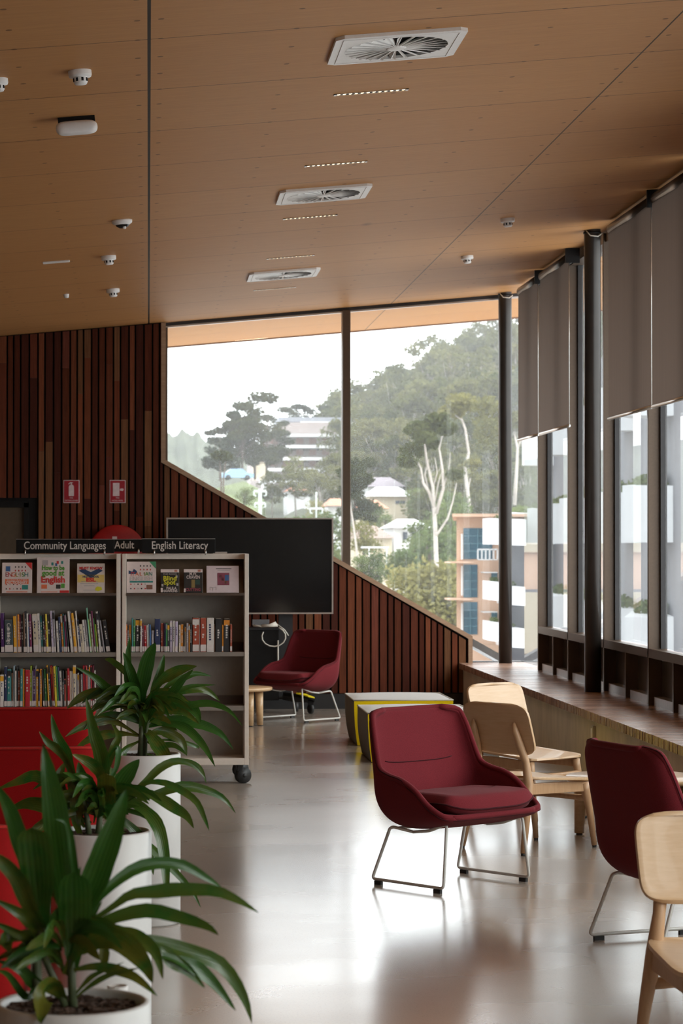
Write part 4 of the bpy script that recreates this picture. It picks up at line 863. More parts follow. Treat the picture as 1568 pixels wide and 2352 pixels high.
# ================================================================== RED SOFAS
def sofa(xr, yb, ztop, wd, dep, label):
    r = empty('armchair', (xr - wd / 2, yb + dep / 2, .008), 0, label, 'armchair', 'red tub armchairs behind the planters')
    a, b = wd / 2, dep / 2
    def U(s):          # plan path of the back and arms, open towards +Y
        pts = [Vector((-a, b, 0)), Vector((-a, -b, 0)), Vector((a, -b, 0)), Vector((a, b, 0))]; return arc_path(pts, .16, 8)
    P = U(0); n = len(P) - 1
    L = [0]
    for p, q in zip(P, P[1:]): L.append(L[-1] + (q - p).length)
    def at(s):
        d = s * L[-1]
        for i in range(n):
            if L[i + 1] >= d - 1e-9: f = (d - L[i]) / max(1e-9, L[i + 1] - L[i]); return P[i].lerp(P[i + 1], f)
        return P[-1]
    def hgt(p): t = max(0, min(1, (p.y + b) / (2 * b))); return ztop - (ztop - .60) * (t ** 1.5)
    th = .09
    def shell(s, t):
        p = at(s); e = .002; tg = (at(min(1, s + e)) - at(max(0, s - e))).normalized(); nn = Vector((tg.y, -tg.x, 0)); 
        if nn.dot(p) < 0: nn = -nn
        h = hgt(p); prof = [(0, .16), (0, .35), (0, h - .03), (-.012, h - .008), (-th / 2, h), (-th + .012, h - .008), (-th, h - .03), (-th, .35), (-th, .20)]
        k = t * (len(prof) - 1); i = min(int(k), len(prof) - 2); f = k - i; o_ = prof[i][0] * (1 - f) + prof[i + 1][0] * f; z = prof[i][1] * (1 - f) + prof[i + 1][1] * f
        q = p + nn * (o_ - .02 * max(0, (.4 - z))); q.z = z; return q
    mb = MB(); mb.grid(shell, 60, 16)
    for s in (0, 1):
        idx = mb.addv([shell(s, t / 16) for t in range(17)]); mb.face([idx + k for k in (range(17) if s else reversed(range(17)))])
    mb.build('shell', M['red'], r)
    mb = MB(); mb.tube([shell(s / 60, .36) + Vector((0, 0, .004)) for s in range(61)], .006, 6); mb.build('piping', M['redpipe'], r)
    def cus(s, t): 
        x = (2 * s - 1); y = (2 * t - 1); e = (1 - x ** 8) ** .5 * (1 - y ** 8) ** .5 if abs(x) < 1 and abs(y) < 1 else 0; return ((a - th) * x, (b - .03) * y + .04, .26 + .17 * e + .0)
    mb = MB(); mb.grid(cus, 24, 24); mb.build('seat_cushion', M['red'], r)
    MB().box(-a + .05, a - .05, -b + .05, b, .14, .28).build('seat_base', M['red'], r)
    for sx in (-1, 1):
        for sy in (-1, 1): mb = MB(); mb.tube([(sx * (a - .1), sy * (b - .1), 0), (sx * (a - .1), sy * (b - .1), .15)], .02, 12); mb.build('leg', M['black'], r)
sofa(-.265, 12.4, .775, 1.2, .72, 'bright red armchair in front of the left bookcase, farthest of the three red ones')
sofa(-.205, 9.95, .775, 1.2, .74, 'bright red armchair, middle one of the three red ones')
sofa(-.375, 7.15, .775, 1.2, .74, 'bright red armchair, nearest of the three red ones, cut by the left edge')
o = boxo('carpet', -6.5, -.32, 3.2, 13.4, 0, .008, M['rug']); tag(o, 'speckled brown carpet under the red armchairs', 'carpet')

# ================================================================== PLANTERS AND PLANTS
def planter(x, y, rad, zt, label):
    r = empty('potted_plant', (x, y, 0), 0, label, 'potted plant', 'tall white planters with strap-leaved plants')
    mb = MB(); mb.lathe([(0, .0), (rad - .006, 0), (rad, .01), (rad, zt - .004), (rad - .004, zt), (rad - .012, zt), (rad - .016, zt - .004), (rad - .018, zt - .05)], 72); mb.build('planter', M['pot'], r)
    mb = MB(); nn = 26
    def so(a, b): q = 2 * math.pi * b; rr = (rad - .016) * a; return (rr * math.cos(q), rr * math.sin(q), zt - .020 + R.uniform(-.004, .006) + .006 * (1 - a))
    mb.grid(so, 12, 60); mb.build('soil', M['soil'], r)
    mb = MB()
    for k in range(260):
        a = R.uniform(0, 6.28); rr = (rad - .03) * R.random() ** .5; T = Matrix.Translation((rr * math.cos(a), rr * math.sin(a), zt - .013)) @ Matrix.Rotation(R.uniform(0, 6), 4, 'Z') @ Matrix.Rotation(R.uniform(-.6, .6), 4, 'X')
        l = R.uniform(.006, .016); mb.box(-l, l, -.004, .004, -.002, .003, T)
    o = mb.build('bark_chips', M['soil'], r); o['kind'] = 'stuff'
    return r
def leaves(parent, y0, base, data, rnd, extra, scale, name='foliage'):
    """data: (list of pixels base->tip, width px, depth shift at tip, brown 0..1, twist)"""
    mb = MB(); mb.smooth = True; org = parent.location
    def add(P, wd, brown, tw, fold=.35, blunt=0):
        n = 16; pts = []
        for i in range(n + 1):
            t = i / n * (len(P) - 1); k = min(int(t), len(P) - 2); f = t - k
            p0, p1, p2, p3 = [P[max(0, min(len(P) - 1, q))] for q in (k - 1, k, k + 1, k + 2)]
            pts.append(.5 * ((2 * p1) + (-p0 + p2) * f + (2 * p0 - 5 * p1 + 4 * p2 - p3) * f * f + (-p0 + 3 * p1 - 3 * p2 + p3) * f ** 3))
        rows = []
        for i, p in enumerate(pts):
            t = i / n; T = (pts[min(i + 1, n)] - pts[max(i - 1, 0)]).normalized(); vw = Vector((0, -1, 0)); sd = T.cross(vw)
            if sd.length < .2: sd = Vector((1, 0, 0))
            sd.normalize(); nr = sd.cross(T).normalized(); q = tw + .35 * math.sin(t * 3 + tw * 5)
            sd2 = sd * math.cos(q) + nr * math.sin(q); nr2 = nr * math.cos(q) - sd * math.sin(q)
            prof = (min(1, .22 + (t / .45) ** 1.1 * .78) if t < .45 else max(.02, (1 - ((t - .45) / .55) ** (2.0 if not blunt else 8)))) * wd / 2
            wav = .04 * wd * math.sin(i * 1.7 + wd * 90)
            fo = fold * prof; rows.append([p + sd2 * (prof * a) + nr2 * (-fo * (1 - abs(a)) + (wav if abs(a) == 1 else 0) * a) for a in (-1, -.5, 0, .5, 1)])
        idx = mb.addv([q - org for row in rows for q in row])
        for i in range(n):
            for k in range(4):
                a = idx + i * 5 + k
                tn = lambda kk, ii: (brown, kk / 4, ii / n)
                mb.face((a, a + 1, a + 6, a + 5), [tn(k, i), tn(k + 1, i), tn(k + 1, i + 1), tn(k, i + 1)])
    for d in data:
        px, wpx, dy, brown, tw = d[:5]; n = len(px) - 1; P = []
        ys = base[2] if len(base) > 2 else 0
        for i, (u, v) in enumerate(px):
            t = i / max(1, n); P.append(atY(u, v, y0 + ys + dy * (t ** 1.2)))
        add(P, wpx * y0 / F, brown, tw, .35, d[5] if len(d) > 5 else 0)
    b = atY(base[0], base[1], y0)
    for k in range(extra):
        a = rnd.uniform(0, 2 * math.pi); L = rnd.uniform(.5, 1) * scale; el = rnd.uniform(.1, 1.2); z0 = rnd.uniform(-.12, .10) * scale * 1.3
        d = Vector((math.cos(a), math.sin(a), 0)); p0 = b + Vector((0, 0, z0)) + d * .008
        P = [p0, p0 + d * L * .3 * math.cos(el) + Vector((0, 0, L * .3 * math.sin(el))), p0 + d * L * .65 * math.cos(el * .7) + Vector((0, 0, L * .45 * math.sin(el) - .02)), p0 + d * L * (.9 * math.cos(el * .5)) + Vector((0, 0, L * (.5 * math.sin(el) - .28)))]
        add(P, rnd.uniform(.026, .040) * scale / .3, rnd.random() ** 1.5, rnd.uniform(-.7, .7))
    return mb.build(name, M['leaf'], parent)
def stems(parent, paths, y0):
    mb = MB(); org = parent.location
    for px, r0, r1 in paths:
        P = [atY(u, v, y0) - org for u, v in px]; mb.tube(P, [r0 + (r1 - r0) * i / (len(P) - 1) for i in range(len(P))], 8)
    return mb.build('stem', M['stem'], parent)
y1 = 4.7; c = atZ(167, 2300, .72); y1 = c.y
p1 = planter(c.x, y1, .15, .72, 'leafy strap-leaved plant in a tall white round planter, nearest the camera')
D1 = [([(165, 2190), (150, 2090), (141, 2010), (135, 1950), (126, 1860), (112, 1780), (99, 1708)], 72, .02, .1, .15),
      ([(168, 2230), (169, 2170), (172, 2110), (173, 2060), (174, 2004)], 80, -.10, .15, .0, 1), ([(97, 2170), (91, 2080), (85, 2010), (80, 1950), (76, 1902)], 84, -.06, .25, .0, 1),
      ([(172, 2180), (192, 2090), (225, 2000), (262, 1900), (291, 1812)], 70, .05, .05, .1), ([(175, 2150), (209, 2087), (260, 2030), (328, 1988), (411, 1984), (474, 2016), (508, 2038)], 30, .12, .05, .5),
      ([(200, 2120), (253, 2087), (300, 2055), (356, 2048), (411, 2043), (494, 2046), (553, 2071), (593, 2096)], 34, .0, .35, .6), ([(170, 2180), (198, 2142), (253, 2111), (336, 2091), (415, 2107), (474, 2127), (502, 2148)], 34, -.06, .3, .4),
      ([(150, 2240), (170, 2190), (213, 2160), (258, 2152), (300, 2178), (336, 2221), (350, 2258)], 58, -.14, .7, .2), ([(190, 2190), (253, 2145), (308, 2150), (356, 2186), (374, 2250)], 36, -.05, .6, .3),
      ([(190, 2190), (250, 2165), (316, 2158), (371, 2166), (447, 2190), (506, 2214), (545, 2262), (568, 2310), (578, 2352)], 38, .10, .3, .3), ([(300, 2175), (367, 2178), (395, 2206), (431, 2229), (471, 2270)], 36, .02, .3, .4),
      ([(360, 2190), (410, 2205), (454, 2225), (494, 2261), (542, 2322)], 34, .05, .1, .2), ([(150, 2300), (122, 2270), (100, 2290), (94, 2352)], 60, -.16, .9, .1),
      ([(168, 2290), (195, 2258), (221, 2237), (285, 2210)], 13, -.03, .6, .5), ([(170, 2295), (210, 2262), (255, 2238), (322, 2223)], 14, -.08, .6, .5), ([(120, 2170), (97, 2130), (69, 2085), (40, 2020), (0, 1976), (-30, 1960)], 44, -.05, .6, .2),
      ([(140, 2190), (97, 2152), (69, 2117), (41, 2095), (-20, 2062)], 34, -.03, .6, .4), ([(140, 2220), (91, 2175), (60, 2155), (20, 2135), (-25, 2112)], 26, -.08, .5, .6), ([(60, 2160), (30, 2150), (15, 2160), (24, 2188)], 38, -.1, .4, .2),
      ([(95, 2150), (75, 2040), (45, 1930), (20, 1855), (-18, 1792)], 44, .05, .05, .3), ([(150, 2290), (110, 2268), (79, 2258), (47, 2226), (-10, 2205)], 34, -.02, .2, .3), ([(150, 2300), (90, 2270), (60, 2290), (20, 2240), (-10, 2228)], 20, -.1, .2, .4),
      ([(225, 2165), (236, 2180), (240, 2200), (238, 2226)], 28, .05, .8, .1), ([(175, 2140), (178, 2060), (170, 1980), (155, 1893), (124, 1882)], 18, -.03, .0, .5), ([(160, 2150), (140, 2080), (120, 2030), (128, 1990)], 22, .04, .9, .2),
      ([(175, 2200), (150, 2140), (160, 2080), (172, 2030), (185, 1990)], 30, .08, .1, .4), ([(165, 2260), (175, 2200), (190, 2150), (205, 2110), (235, 2070)], 30, .03, .1, .2), ([(100, 2200), (115, 2130), (140, 2090), (165, 2060)], 26, .02, .6, .3)]
leaves(p1, y1, (150, 2200), D1, random.Random(3), 16, .22)
stems(p1, [([(168, 2322), (165, 2260), (163, 2180), (166, 2120)], .009, .007), ([(95, 2310), (84, 2250), (85, 2190), (97, 2130)], .011, .008), ([(150, 2310), (120, 2240), (97, 2190)], .008, .006)], y1)
q_ = atZ(270, 2300, .69); mb = MB(); mb.lathe([(0, 0), (.020, 0), (.021, .018), (.018, .019), (.016, .010), (0, .010)], 24, (q_.x, q_.y, .703)); o = mb.build('white_cup', M['white']); tag(o, 'small white plastic cup lying on the bark in the nearest planter', 'cup')
c = atZ(233, 1907, .72); y2 = c.y
p2 = planter(c.x, y2, .155, .72, 'drooping strap-leaved plant in a tall white round planter, middle one of the three')
D2 = [([(235, 1870), (240, 1800), (232, 1735), (215, 1680), (198, 1602)], 38, -.02, .3, .1), ([(195, 1870), (165, 1775), (150, 1730), (130, 1690), (118, 1641)], 30, .0, .2, .4), ([(238, 1880), (243, 1840), (245, 1810), (245, 1777)], 46, -.12, .8, .0, 1),
      ([(245, 1880), (272, 1810), (295, 1775), (320, 1744)], 42, -.02, .05, .2), ([(240, 1870), (285, 1835), (330, 1800), (366, 1765), (405, 1748), (445, 1758), (474, 1790)], 20, .05, .4, .5), ([(240, 1870), (321, 1806), (367, 1796), (410, 1812), (450, 1840), (470, 1880), (480, 1908)], 18, -.06, .4, .4),
      ([(255, 1870), (310, 1840), (367, 1821), (417, 1806), (467, 1813), (513, 1833), (541, 1868)], 24, .08, .3, .4), ([(250, 1870), (318, 1821), (364, 1833), (402, 1856), (429, 1875), (445, 1903)], 28, -.05, .4, .3), ([(245, 1880), (295, 1850), (325, 1856), (348, 1875), (367, 1909), (378, 1970), (382, 2030), (388, 2062)], 32, -.1, .3, .2),
      ([(245, 1900), (283, 1915), (325, 1930), (360, 1960), (400, 2000), (440, 2045), (461, 2085)], 20, .02, .3, .3), ([(200, 1850), (160, 1760), (130, 1720), (110, 1705), (90, 1680)], 22, -.03, .6, .3), ([(240, 1860), (235, 1800), (222, 1765), (195, 1745), (166, 1733)], 30, -.08, .9, .3),
      ([(190, 1930), (175, 1890), (176, 1850), (168, 1815), (155, 1790)], 34, -.07, .7, .1), ([(235, 1880), (207, 1821), (166, 1782), (144, 1774)], 12, -.12, .3, .4), ([(190, 1880), (160, 1830), (110, 1795), (77, 1782), (41, 1795), (-5, 1812)], 30, .04, .8, .4),
      ([(200, 1890), (160, 1866), (100, 1850), (61, 1846), (20, 1860)], 36, .05, .4, .5), ([(215, 1890), (235, 1800), (260, 1720), (272, 1690), (255, 1660)], 20, .05, .5, .3), ([(195, 1900), (150, 1840), (135, 1790), (150, 1750)], 30, .04, .5, .2), ([(210, 1890), (150, 1870), (90, 1900), (60, 1930)], 28, -.02, .6, .3),
      ([(240, 1880), (275, 1880), (320, 1920), (345, 1970), (352, 2010)], 24, .06, .3, .2), ([(230, 1890), (215, 1840), (190, 1790), (180, 1750)], 34, .02, .1, .2), ([(235, 1760), (268, 1715), (268, 1760), (240, 1810)], 14, .0, .0, .3)]
leaves(p2, y2, (225, 1850), D2, random.Random(5), 40, .25)
stems(p2, [([(225, 1925), (228, 1890), (232, 1840)], .011, .008), ([(205, 1925), (200, 1880), (190, 1840)], .010, .007)], y2)
c = atZ(331, 1730, .72); y3 = c.y
p3 = planter(c.x, y3, .155, .72, 'bushy strap-leaved plant in a tall white round planter, farthest one in front of the bookcases')
D3 = [([(320, 1645), (300, 1590), (293, 1530), (298, 1462)], 22, 0, .1, .1), ([(325, 1650), (326, 1580), (340, 1515), (357, 1476)], 38, -.05, .0, .1), ([(322, 1650), (316, 1600), (302, 1546), (283, 1498)], 26, -.03, .0, .1), ([(335, 1650), (350, 1600), (367, 1546), (377, 1503)], 22, .05, .1, .2),
      ([(320, 1650), (310, 1640), (275, 1603), (245, 1580), (214, 1553), (174, 1533)], 24, -.06, .1, .2), ([(320, 1650), (268, 1599), (222, 1592), (184, 1603), (153, 1628)], 28, .0, .7, .3), ([(330, 1640), (360, 1575), (390, 1550), (421, 1536), (452, 1530)], 28, -.04, .6, .2), ([(335, 1650), (375, 1610), (400, 1585), (420, 1560), (444, 1537)], 22, -.1, .1, .1),
      ([(335, 1650), (380, 1580), (421, 1557), (451, 1547), (485, 1553)], 16, .05, .2, .4), ([(335, 1650), (360, 1610), (398, 1592), (440, 1576), (495, 1573)], 14, .0, .2, .6), ([(335, 1650), (390, 1600), (444, 1582), (478, 1588), (506, 1612)], 20, .08, .5, .3), ([(335, 1660), (370, 1640), (405, 1626), (459, 1616), (494, 1618), (528, 1634), (557, 1668)], 17, -.08, .1, .4),
      ([(335, 1670), (370, 1655), (405, 1651), (444, 1660), (474, 1668), (509, 1687), (536, 1722)], 25, .0, .05, .2), ([(335, 1670), (379, 1662), (413, 1666), (440, 1683), (471, 1718), (494, 1761)], 24, -.1, .1, .2), ([(335, 1690), (360, 1680), (383, 1682), (417, 1702), (429, 1736)], 26, .03, .7, .2), ([(330, 1680), (344, 1687), (367, 1718), (380, 1740), (390, 1758)], 36, -.12, .8, .1),
      ([(335, 1650), (380, 1625), (432, 1622), (451, 1637), (460, 1661)], 28, -.05, .1, .2), ([(320, 1690), (280, 1685), (240, 1688), (205, 1698), (170, 1722)], 24, .0, .8, .3), ([(320, 1690), (270, 1660), (235, 1655), (190, 1668), (150, 1692)], 24, -.06, .8, .3), ([(320, 1660), (280, 1620), (255, 1610), (225, 1620), (205, 1640)], 24, -.1, .4, .2),
      ([(325, 1700), (290, 1720), (275, 1750), (270, 1780)], 20, -.1, .6, .3), ([(330, 1700), (360, 1712), (400, 1712), (430, 1735)], 14, -.06, .3, .4), ([(325, 1690), (330, 1650), (345, 1620), (350, 1590)], 34, -.12, .0, .1), ([(340, 1700), (400, 1700), (450, 1714), (455, 1720)], 10, .08, .3, .4), ([(330, 1640), (300, 1560), (260, 1520), (240, 1515)], 16, .08, .5, .4), ([(335, 1730), (380, 1745), (430, 1750), (460, 1765), (474, 1800)], 14, .04, .3, .4)]
leaves(p3, y3, (326, 1640), D3, random.Random(8), 44, .30)
stems(p3, [([(322, 1745), (324, 1700), (326, 1640)], .014, .010), ([(332, 1745), (334, 1700), (340, 1650)], .010, .008)], y3)

# ================================================================== OUTSIDE
def W2(u, v, Y): return atY(u, v, Y)
def hill_mesh(name, cols, nb, label_kind='structure', mat=None):
    # cols: (u, v_bottom, Y_bottom, v_top, Y_top)
    mb = MB()
    def f(a, b):
        t = a * (len(cols) - 1); i = min(int(t), len(cols) - 2); g = t - i; c0, c1 = cols[i], cols[i + 1]; c_ = [c0[k] * (1 - g) + c1[k] * g for k in range(5)]
        p = atY(c_[0], c_[1], c_[2]); q = atY(c_[0], c_[3], c_[4]); s = p.lerp(q, b); s.z += 1.2 * math.sin(a * 37) * math.sin(b * 23); return s
    mb.grid(f, 60, nb); o = mb.build(name, mat or M['hillground']); o['kind'] = 'structure'; return f
HC = [(330, 1420, 210, 1180, 330), (560, 1420, 210, 1150, 360), (700, 1430, 210, 1110, 400), (800, 1450, 200, 1050, 470), (880, 1470, 200, 1000, 500), (960, 1480, 200, 950, 510), (1040, 1490, 200, 905, 520), (1140, 1500, 200, 850, 520), (1260, 1500, 200, 820, 520), (1420, 1500, 200, 810, 520)]
hillf = hill_mesh('hillside', HC, 30)
def ridge_pt(t): return None
# far hazy ridge on the left
mb = MB(); RC = [(150, 960), (300, 975), (380, 1000), (430, 990), (480, 1012), (540, 1030), (620, 1060), (760, 1090)]
def fr(a, b):
    t = a * (len(RC) - 1); i = min(int(t), len(RC) - 2); g = t - i; u = RC[i][0] * (1 - g) + RC[i + 1][0] * g; v = RC[i][1] * (1 - g) + RC[i + 1][1] * g
    p = atY(u, 1400, 430); q = atY(u, v, 560); s = p.lerp(q, b); s.z += .5 * math.sin(a * 61 + b * 9) + R.uniform(-.3, .4); return s
mb.grid(fr, 90, 26); o = mb.build('distant_ridge', simple('ridge_forest', (.075, .085, .055), 1, 0, .45, .09)); o['kind'] = 'structure'
struct(boxo('ground_outside', -120, 90, 26, 215, -14.2, -14, simple('pale_bounce_ground', (.46, .44, .41), .9)))  # unseen ground, coloured pale to bounce light up onto the soffit
# tree builders ------------------------------------------------------------
def clump(mb, c, rad, n, ls, rnd):
    c = Vector(c)
    for k in range(n):
        d = Vector((rnd.gauss(0, 1), rnd.gauss(0, 1), rnd.gauss(0, 1))).normalized(); rr = rnd.random() ** .45
        p = c + Vector((d.x * rad[0], d.y * rad[1], d.z * rad[2])) * rr; a = Vector((rnd.gauss(0, 1), rnd.gauss(0, 1), rnd.gauss(0, .6))).normalized(); b = a.cross(Vector((rnd.gauss(0, 1), rnd.gauss(0, 1), rnd.gauss(0, 1)))).normalized(); l = ls * rnd.uniform(.6, 1.4)
        i = mb.addv([p - a * l, p + b * l * .55, p + a * l, p - b * l * .55]); mb.face((i, i + 1, i + 2, i + 3))
def tree_mesh(seed, h=12, spread=4.2, n=1900, ls=.30, zmin=.42):
    rnd = random.Random(seed); mb = MB(); mb.mi = 1
    mb.tube([(0, 0, 0), (rnd.uniform(-.3, .3), 0, h * .35), (rnd.uniform(-.5, .5), rnd.uniform(-.4, .4), h * .75)], [.22, .16, .05], 6)
    cl = []
    for k in range(rnd.randint(13, 18)):
        a = rnd.uniform(0, 6.28); q = rnd.random() ** .6 * spread * .7; z = h * rnd.uniform(zmin, .95) - q * .25; cl.append((q * math.cos(a), q * math.sin(a), z))
        mb.tube([(0, 0, h * .35), (cl[-1][0] * .5, cl[-1][1] * .5, z * .75), cl[-1]], [.09, .06, .02], 4)
    mb.mi = 0
    for c_ in cl: s = rnd.uniform(.8, 1.35); clump(mb, c_, (1.5 * s, 1.5 * s, .85 * s), n // len(cl), ls, rnd)
    return mb
def proto(name, seeds, mats, **k):
    out = []
    for s in seeds: o = tree_mesh(s, **k).build(name, mats); out.append(o)
    return out
gums = proto('gum_tree', (1, 2, 3, 4, 5), [M['hillfol'], M['bark']]); darks = proto('dark_tree', (11, 12, 13), [M['darkfol'], M['darkbark']], h=14, spread=4.6, n=3600, zmin=.22)
bush = proto('garden_shrub', (21, 22), [M['greenfol'], M['darkbark']], h=5, spread=3.2, n=1400, ls=.22, zmin=.15); gold = proto('golden_shrub', (31,), [M['yelfol'], M['darkbark']], h=4.5, spread=3, n=1400, ls=.20, zmin=.15)
used = set()
def put(protos, p, s, label, cat, group, rnd, name=None):
    src = rnd.choice(protos)
    if src.name in used: o = src.copy(); C.objects.link(o)
    else: o = src; used.add(src.name)
    o.location = p; o.scale = (s, s, s * rnd.uniform(.9, 1.15)); o.rotation_euler = (0, 0, rnd.uniform(0, 6.28)); tag(o, label, cat, group); return o
rnd = random.Random(42); cnt = 0
def zone(a, b):
    u_ = HC[0][0] + a * 1090; hz_ = 'seen through the left pane' if a < .39 else 'left of the winding pale trunk' if a < .62 else 'behind the far corner column' if a < .82 else 'seen through the side windows'
    return ('on the skyline of the hill, ' if b > .93 else 'high on the wooded hill, ' if b > .7 else 'halfway up the wooded hill, ' if b > .45 else 'at the foot of the wooded hill, ') + hz_
BL = {(650, 1300): 'green tree just above the television, left of its centre', (700, 1290): 'green tree above the middle of the television', (745, 1280): 'green tree above the right end of the television', (870, 1215): 'green tree between the cream house and the brown-roofed house, right one', (842, 1212): 'green tree between the cream house and the brown-roofed house, left one', (885, 1225): 'small tree right of the brown roof', (870, 1350): 'shrubby tree below the carport', (930, 1345): 'shrubby tree right of and below the carport', (985, 1350): 'tree at the foot of the forking pale gum, left side', (1022, 1350): 'tree left of the orange building, low down', (835, 1340): 'shrub right of the mullion foot, below the carport', (950, 1300): 'tree below the white-roofed veranda house', (1025, 1290): 'tree touching the left edge of the orange building', (905, 1345): 'shrub between the carport and the forking gum', (560, 1160): 'small tree on the grassy bank below the parked car', (770, 1330): 'tree left of the mullion, low in the left pane', (985, 1290): 'tree right of the white-roofed veranda house', (1035, 1240): 'tall leafy tree rising above the left end of the orange building roof', (965, 1190): 'tree right of the cream house with the white roof'}
GL = {835: 'golden shrub in front of the brown-roofed house', 730: 'pale yellow-green palm-like shrub left of the window mullion', 980: 'yellowish shrub above the raked wall, second from the orange building', 1020: 'yellowish shrub above the raked wall, beside the orange building', 940: 'yellowish shrub above the raked wall, farthest left of the low ones', 1040: 'yellowish shrub low against the corner of the orange building'}
rows_ = 11
for j in range(rows_):
    b = .20 + .80 * (j / (rows_ - 1)); nU = 19
    for i in range(nU):
        a = .30 + .70 * (i + rnd.uniform(.1, .9) + (.5 if j % 2 else 0)) / (nU + .5)
        if a > 1: continue
        p = hillf(a, min(1, b + rnd.uniform(-.03, .03)))
        # leave the house clearing open
        u_ = 341 + p.x / p.y * F
        if b < .38 and 760 < u_ < 960: continue
        if u_ < 770 and b < .62: continue
        put(gums, p - Vector((0, 0, 1)), rnd.uniform(.75, 1.25) * (.72 + .4 * b), 'grey-green gum tree ' + zone(a, b), 'tree', 'gum trees ' + zone(a, b), rnd)
for u, v, Y, s in ((505, 1105, 330, .95), (530, 1100, 335, 1.0), (556, 1100, 332, 1.15), (585, 1102, 338, 1.2), (612, 1090, 345, 1.15), (632, 1075, 370, 1.2), (660, 1060, 420, 1.3), (700, 1050, 420, 1.35), (735, 1050, 425, 1.25)):
    p = W2(u, v, Y); put(darks, p, s * (.72 if u < 620 else .55), {505: 'dark tree at the left tip of the clump left of the terraced white building', 530: 'dark tree second from the left in the clump beside the terraced building', 556: 'dark tree in the middle of the clump left of the terraced building', 585: 'tall dark tree right of the clump middle, above the bank', 612: 'dark tree just behind the red gable', 632: 'dark tree above and behind the red gable', 660: 'dark tree rising over the left end of the terraced building', 700: 'dark tree rising over the middle of the terraced building', 735: 'dark tree rising over the right end of the terraced building'}[u], 'tree', 'dark trees beside the terraced building', rnd)
for u, v, Y, s in ((625, 1190, 300, .5), (680, 1195, 300, .72), (735, 1200, 290, .66), (770, 1170, 300, .55)):
    p = W2(u, v, Y); put(gums, p, s, {625: 'gum tree in front of the left end of the terraced white building', 680: 'gum tree in front of the middle of the terraced white building', 735: 'gum tree in front of the right half of the terraced white building', 770: 'gum tree between the terraced building and the window mullion'}[u], 'tree', 'trees in front of the terraced building', rnd)
p = W2(770, 1080, 470); put(gums, p, 1.25, 'tall thin tree rising above the roofline just left of the window mullion', 'tree', None, rnd)
p = W2(815, 1230, 200); put(darks, p, .48, 'small dark tree just right of the window mullion above the houses', 'tree', None, rnd)
for u, v, Y, s in ((650, 1300, 215, .8), (700, 1290, 215, .9), (745, 1280, 215, .8), (870, 1215, 232, .42), (842, 1212, 232, .38), (885, 1225, 230, .36), (870, 1350, 180, .5), (930, 1345, 178, .6), (985, 1350, 182, .85), (1022, 1350, 184, .8), (835, 1340, 180, .45), (950, 1300, 190, .45), (1025, 1290, 196, .85), (905, 1345, 178, .5), (560, 1160, 260, .4), (770, 1330, 190, .6), (985, 1290, 200, .7), (1035, 1240, 236, .9), (965, 1190, 262, .6)):
    p = W2(u, v, Y); put(bush, p, s, BL[(u, v)], 'tree', 'garden trees among the houses', rnd)
for u, v, Y, s in ((835, 1275, 195, .6), (730, 1200, 240, .45), (980, 1440, 150, .9), (1020, 1430, 150, .9), (940, 1420, 152, .8), (1040, 1460, 148, .7)):
    p = W2(u, v, Y); put(gold, p, s, GL[u], 'shrub', 'yellowish shrubs below the houses', rnd)
# hero gums with pale trunks -----------------------------------------------
def hero(name, Y, paths, clumps, label, trunkmat=None, ls=.22, folmat=None, dens=330):
    b = W2(paths[0][0][0][0], paths[0][0][0][1], Y); r = empty(name, b, 0, label, 'tree'); rn = random.Random(len(label)); mb = MB()
    for px, r0, r1 in paths:
        P = [W2(u, v, Y + (i * rn.uniform(-.5, .5))) - b for i, (u, v) in enumerate(px)]; mb.tube(P, [.68 * (r0 + (r1 - r0) * i / (len(P) - 1)) for i in range(len(P))], 8)
    mb.build('trunk', trunkmat or M['bark'], r); mb = MB()
    for u, v, rp in clumps:
        k = Y / F; c_ = W2(u, v, Y + rn.uniform(-1.5, 1.5)) - b; clump(mb, c_, (rp * k, rp * k, rp * k * .55), dens, ls, rn)
    mb.build('foliage', folmat or M['hillfol'], r); return r
hero('gum_tree', 176, [([(1000, 1400), (1002, 1300), (999, 1210), (996, 1160)], .28, .20), ([(997, 1165), (985, 1130), (972, 1110), (966, 1075), (950, 1045)], .2, .07), ([(996, 1160), (994, 1120), (980, 1060), (975, 1020), (965, 990)], .2, .06), ([(1001, 1180), (1018, 1120), (1016, 1080), (1008, 1030), (1018, 990)], .2, .06), ([(1002, 1230), (1028, 1190), (1040, 1150), (1048, 1110)], .14, .05), ([(985, 1130), (975, 1090), (985, 1055)], .09, .03), ([(994, 1120), (1004, 1085), (998, 1050)], .09, .03), ([(1018, 1120), (1030, 1080), (1034, 1040)], .09, .03), ([(966, 1075), (955, 1062), (940, 1058)], .07, .03), ([(999, 1150), (1006, 1110), (1012, 1090)], .09, .04)],
     [(950, 1035, 34), (960, 985, 34), (975, 1005, 28), (1005, 965, 34), (1022, 985, 30), (935, 1060, 26), (1045, 1090, 22), (990, 1020, 22)], 'gum tree with several pale forking trunks in the middle of the right-hand pane')
hero('gum_tree', 236, [([(1077, 1220), (1077, 1160), (1068, 1080), (1076, 1040), (1068, 985), (1055, 950), (1058, 925)], .30, .10), ([(1060, 965), (1040, 950), (1028, 948)], .1, .04), ([(1076, 1120), (1080, 1098)], .1, .05)],
     [(1058, 922, 38), (1075, 930, 26), (1028, 945, 24), (1045, 950, 24), (1085, 1065, 20)], 'tall gum tree with one winding pale trunk and a yellowish round crown', folmat=M['yelfol'], dens=420)
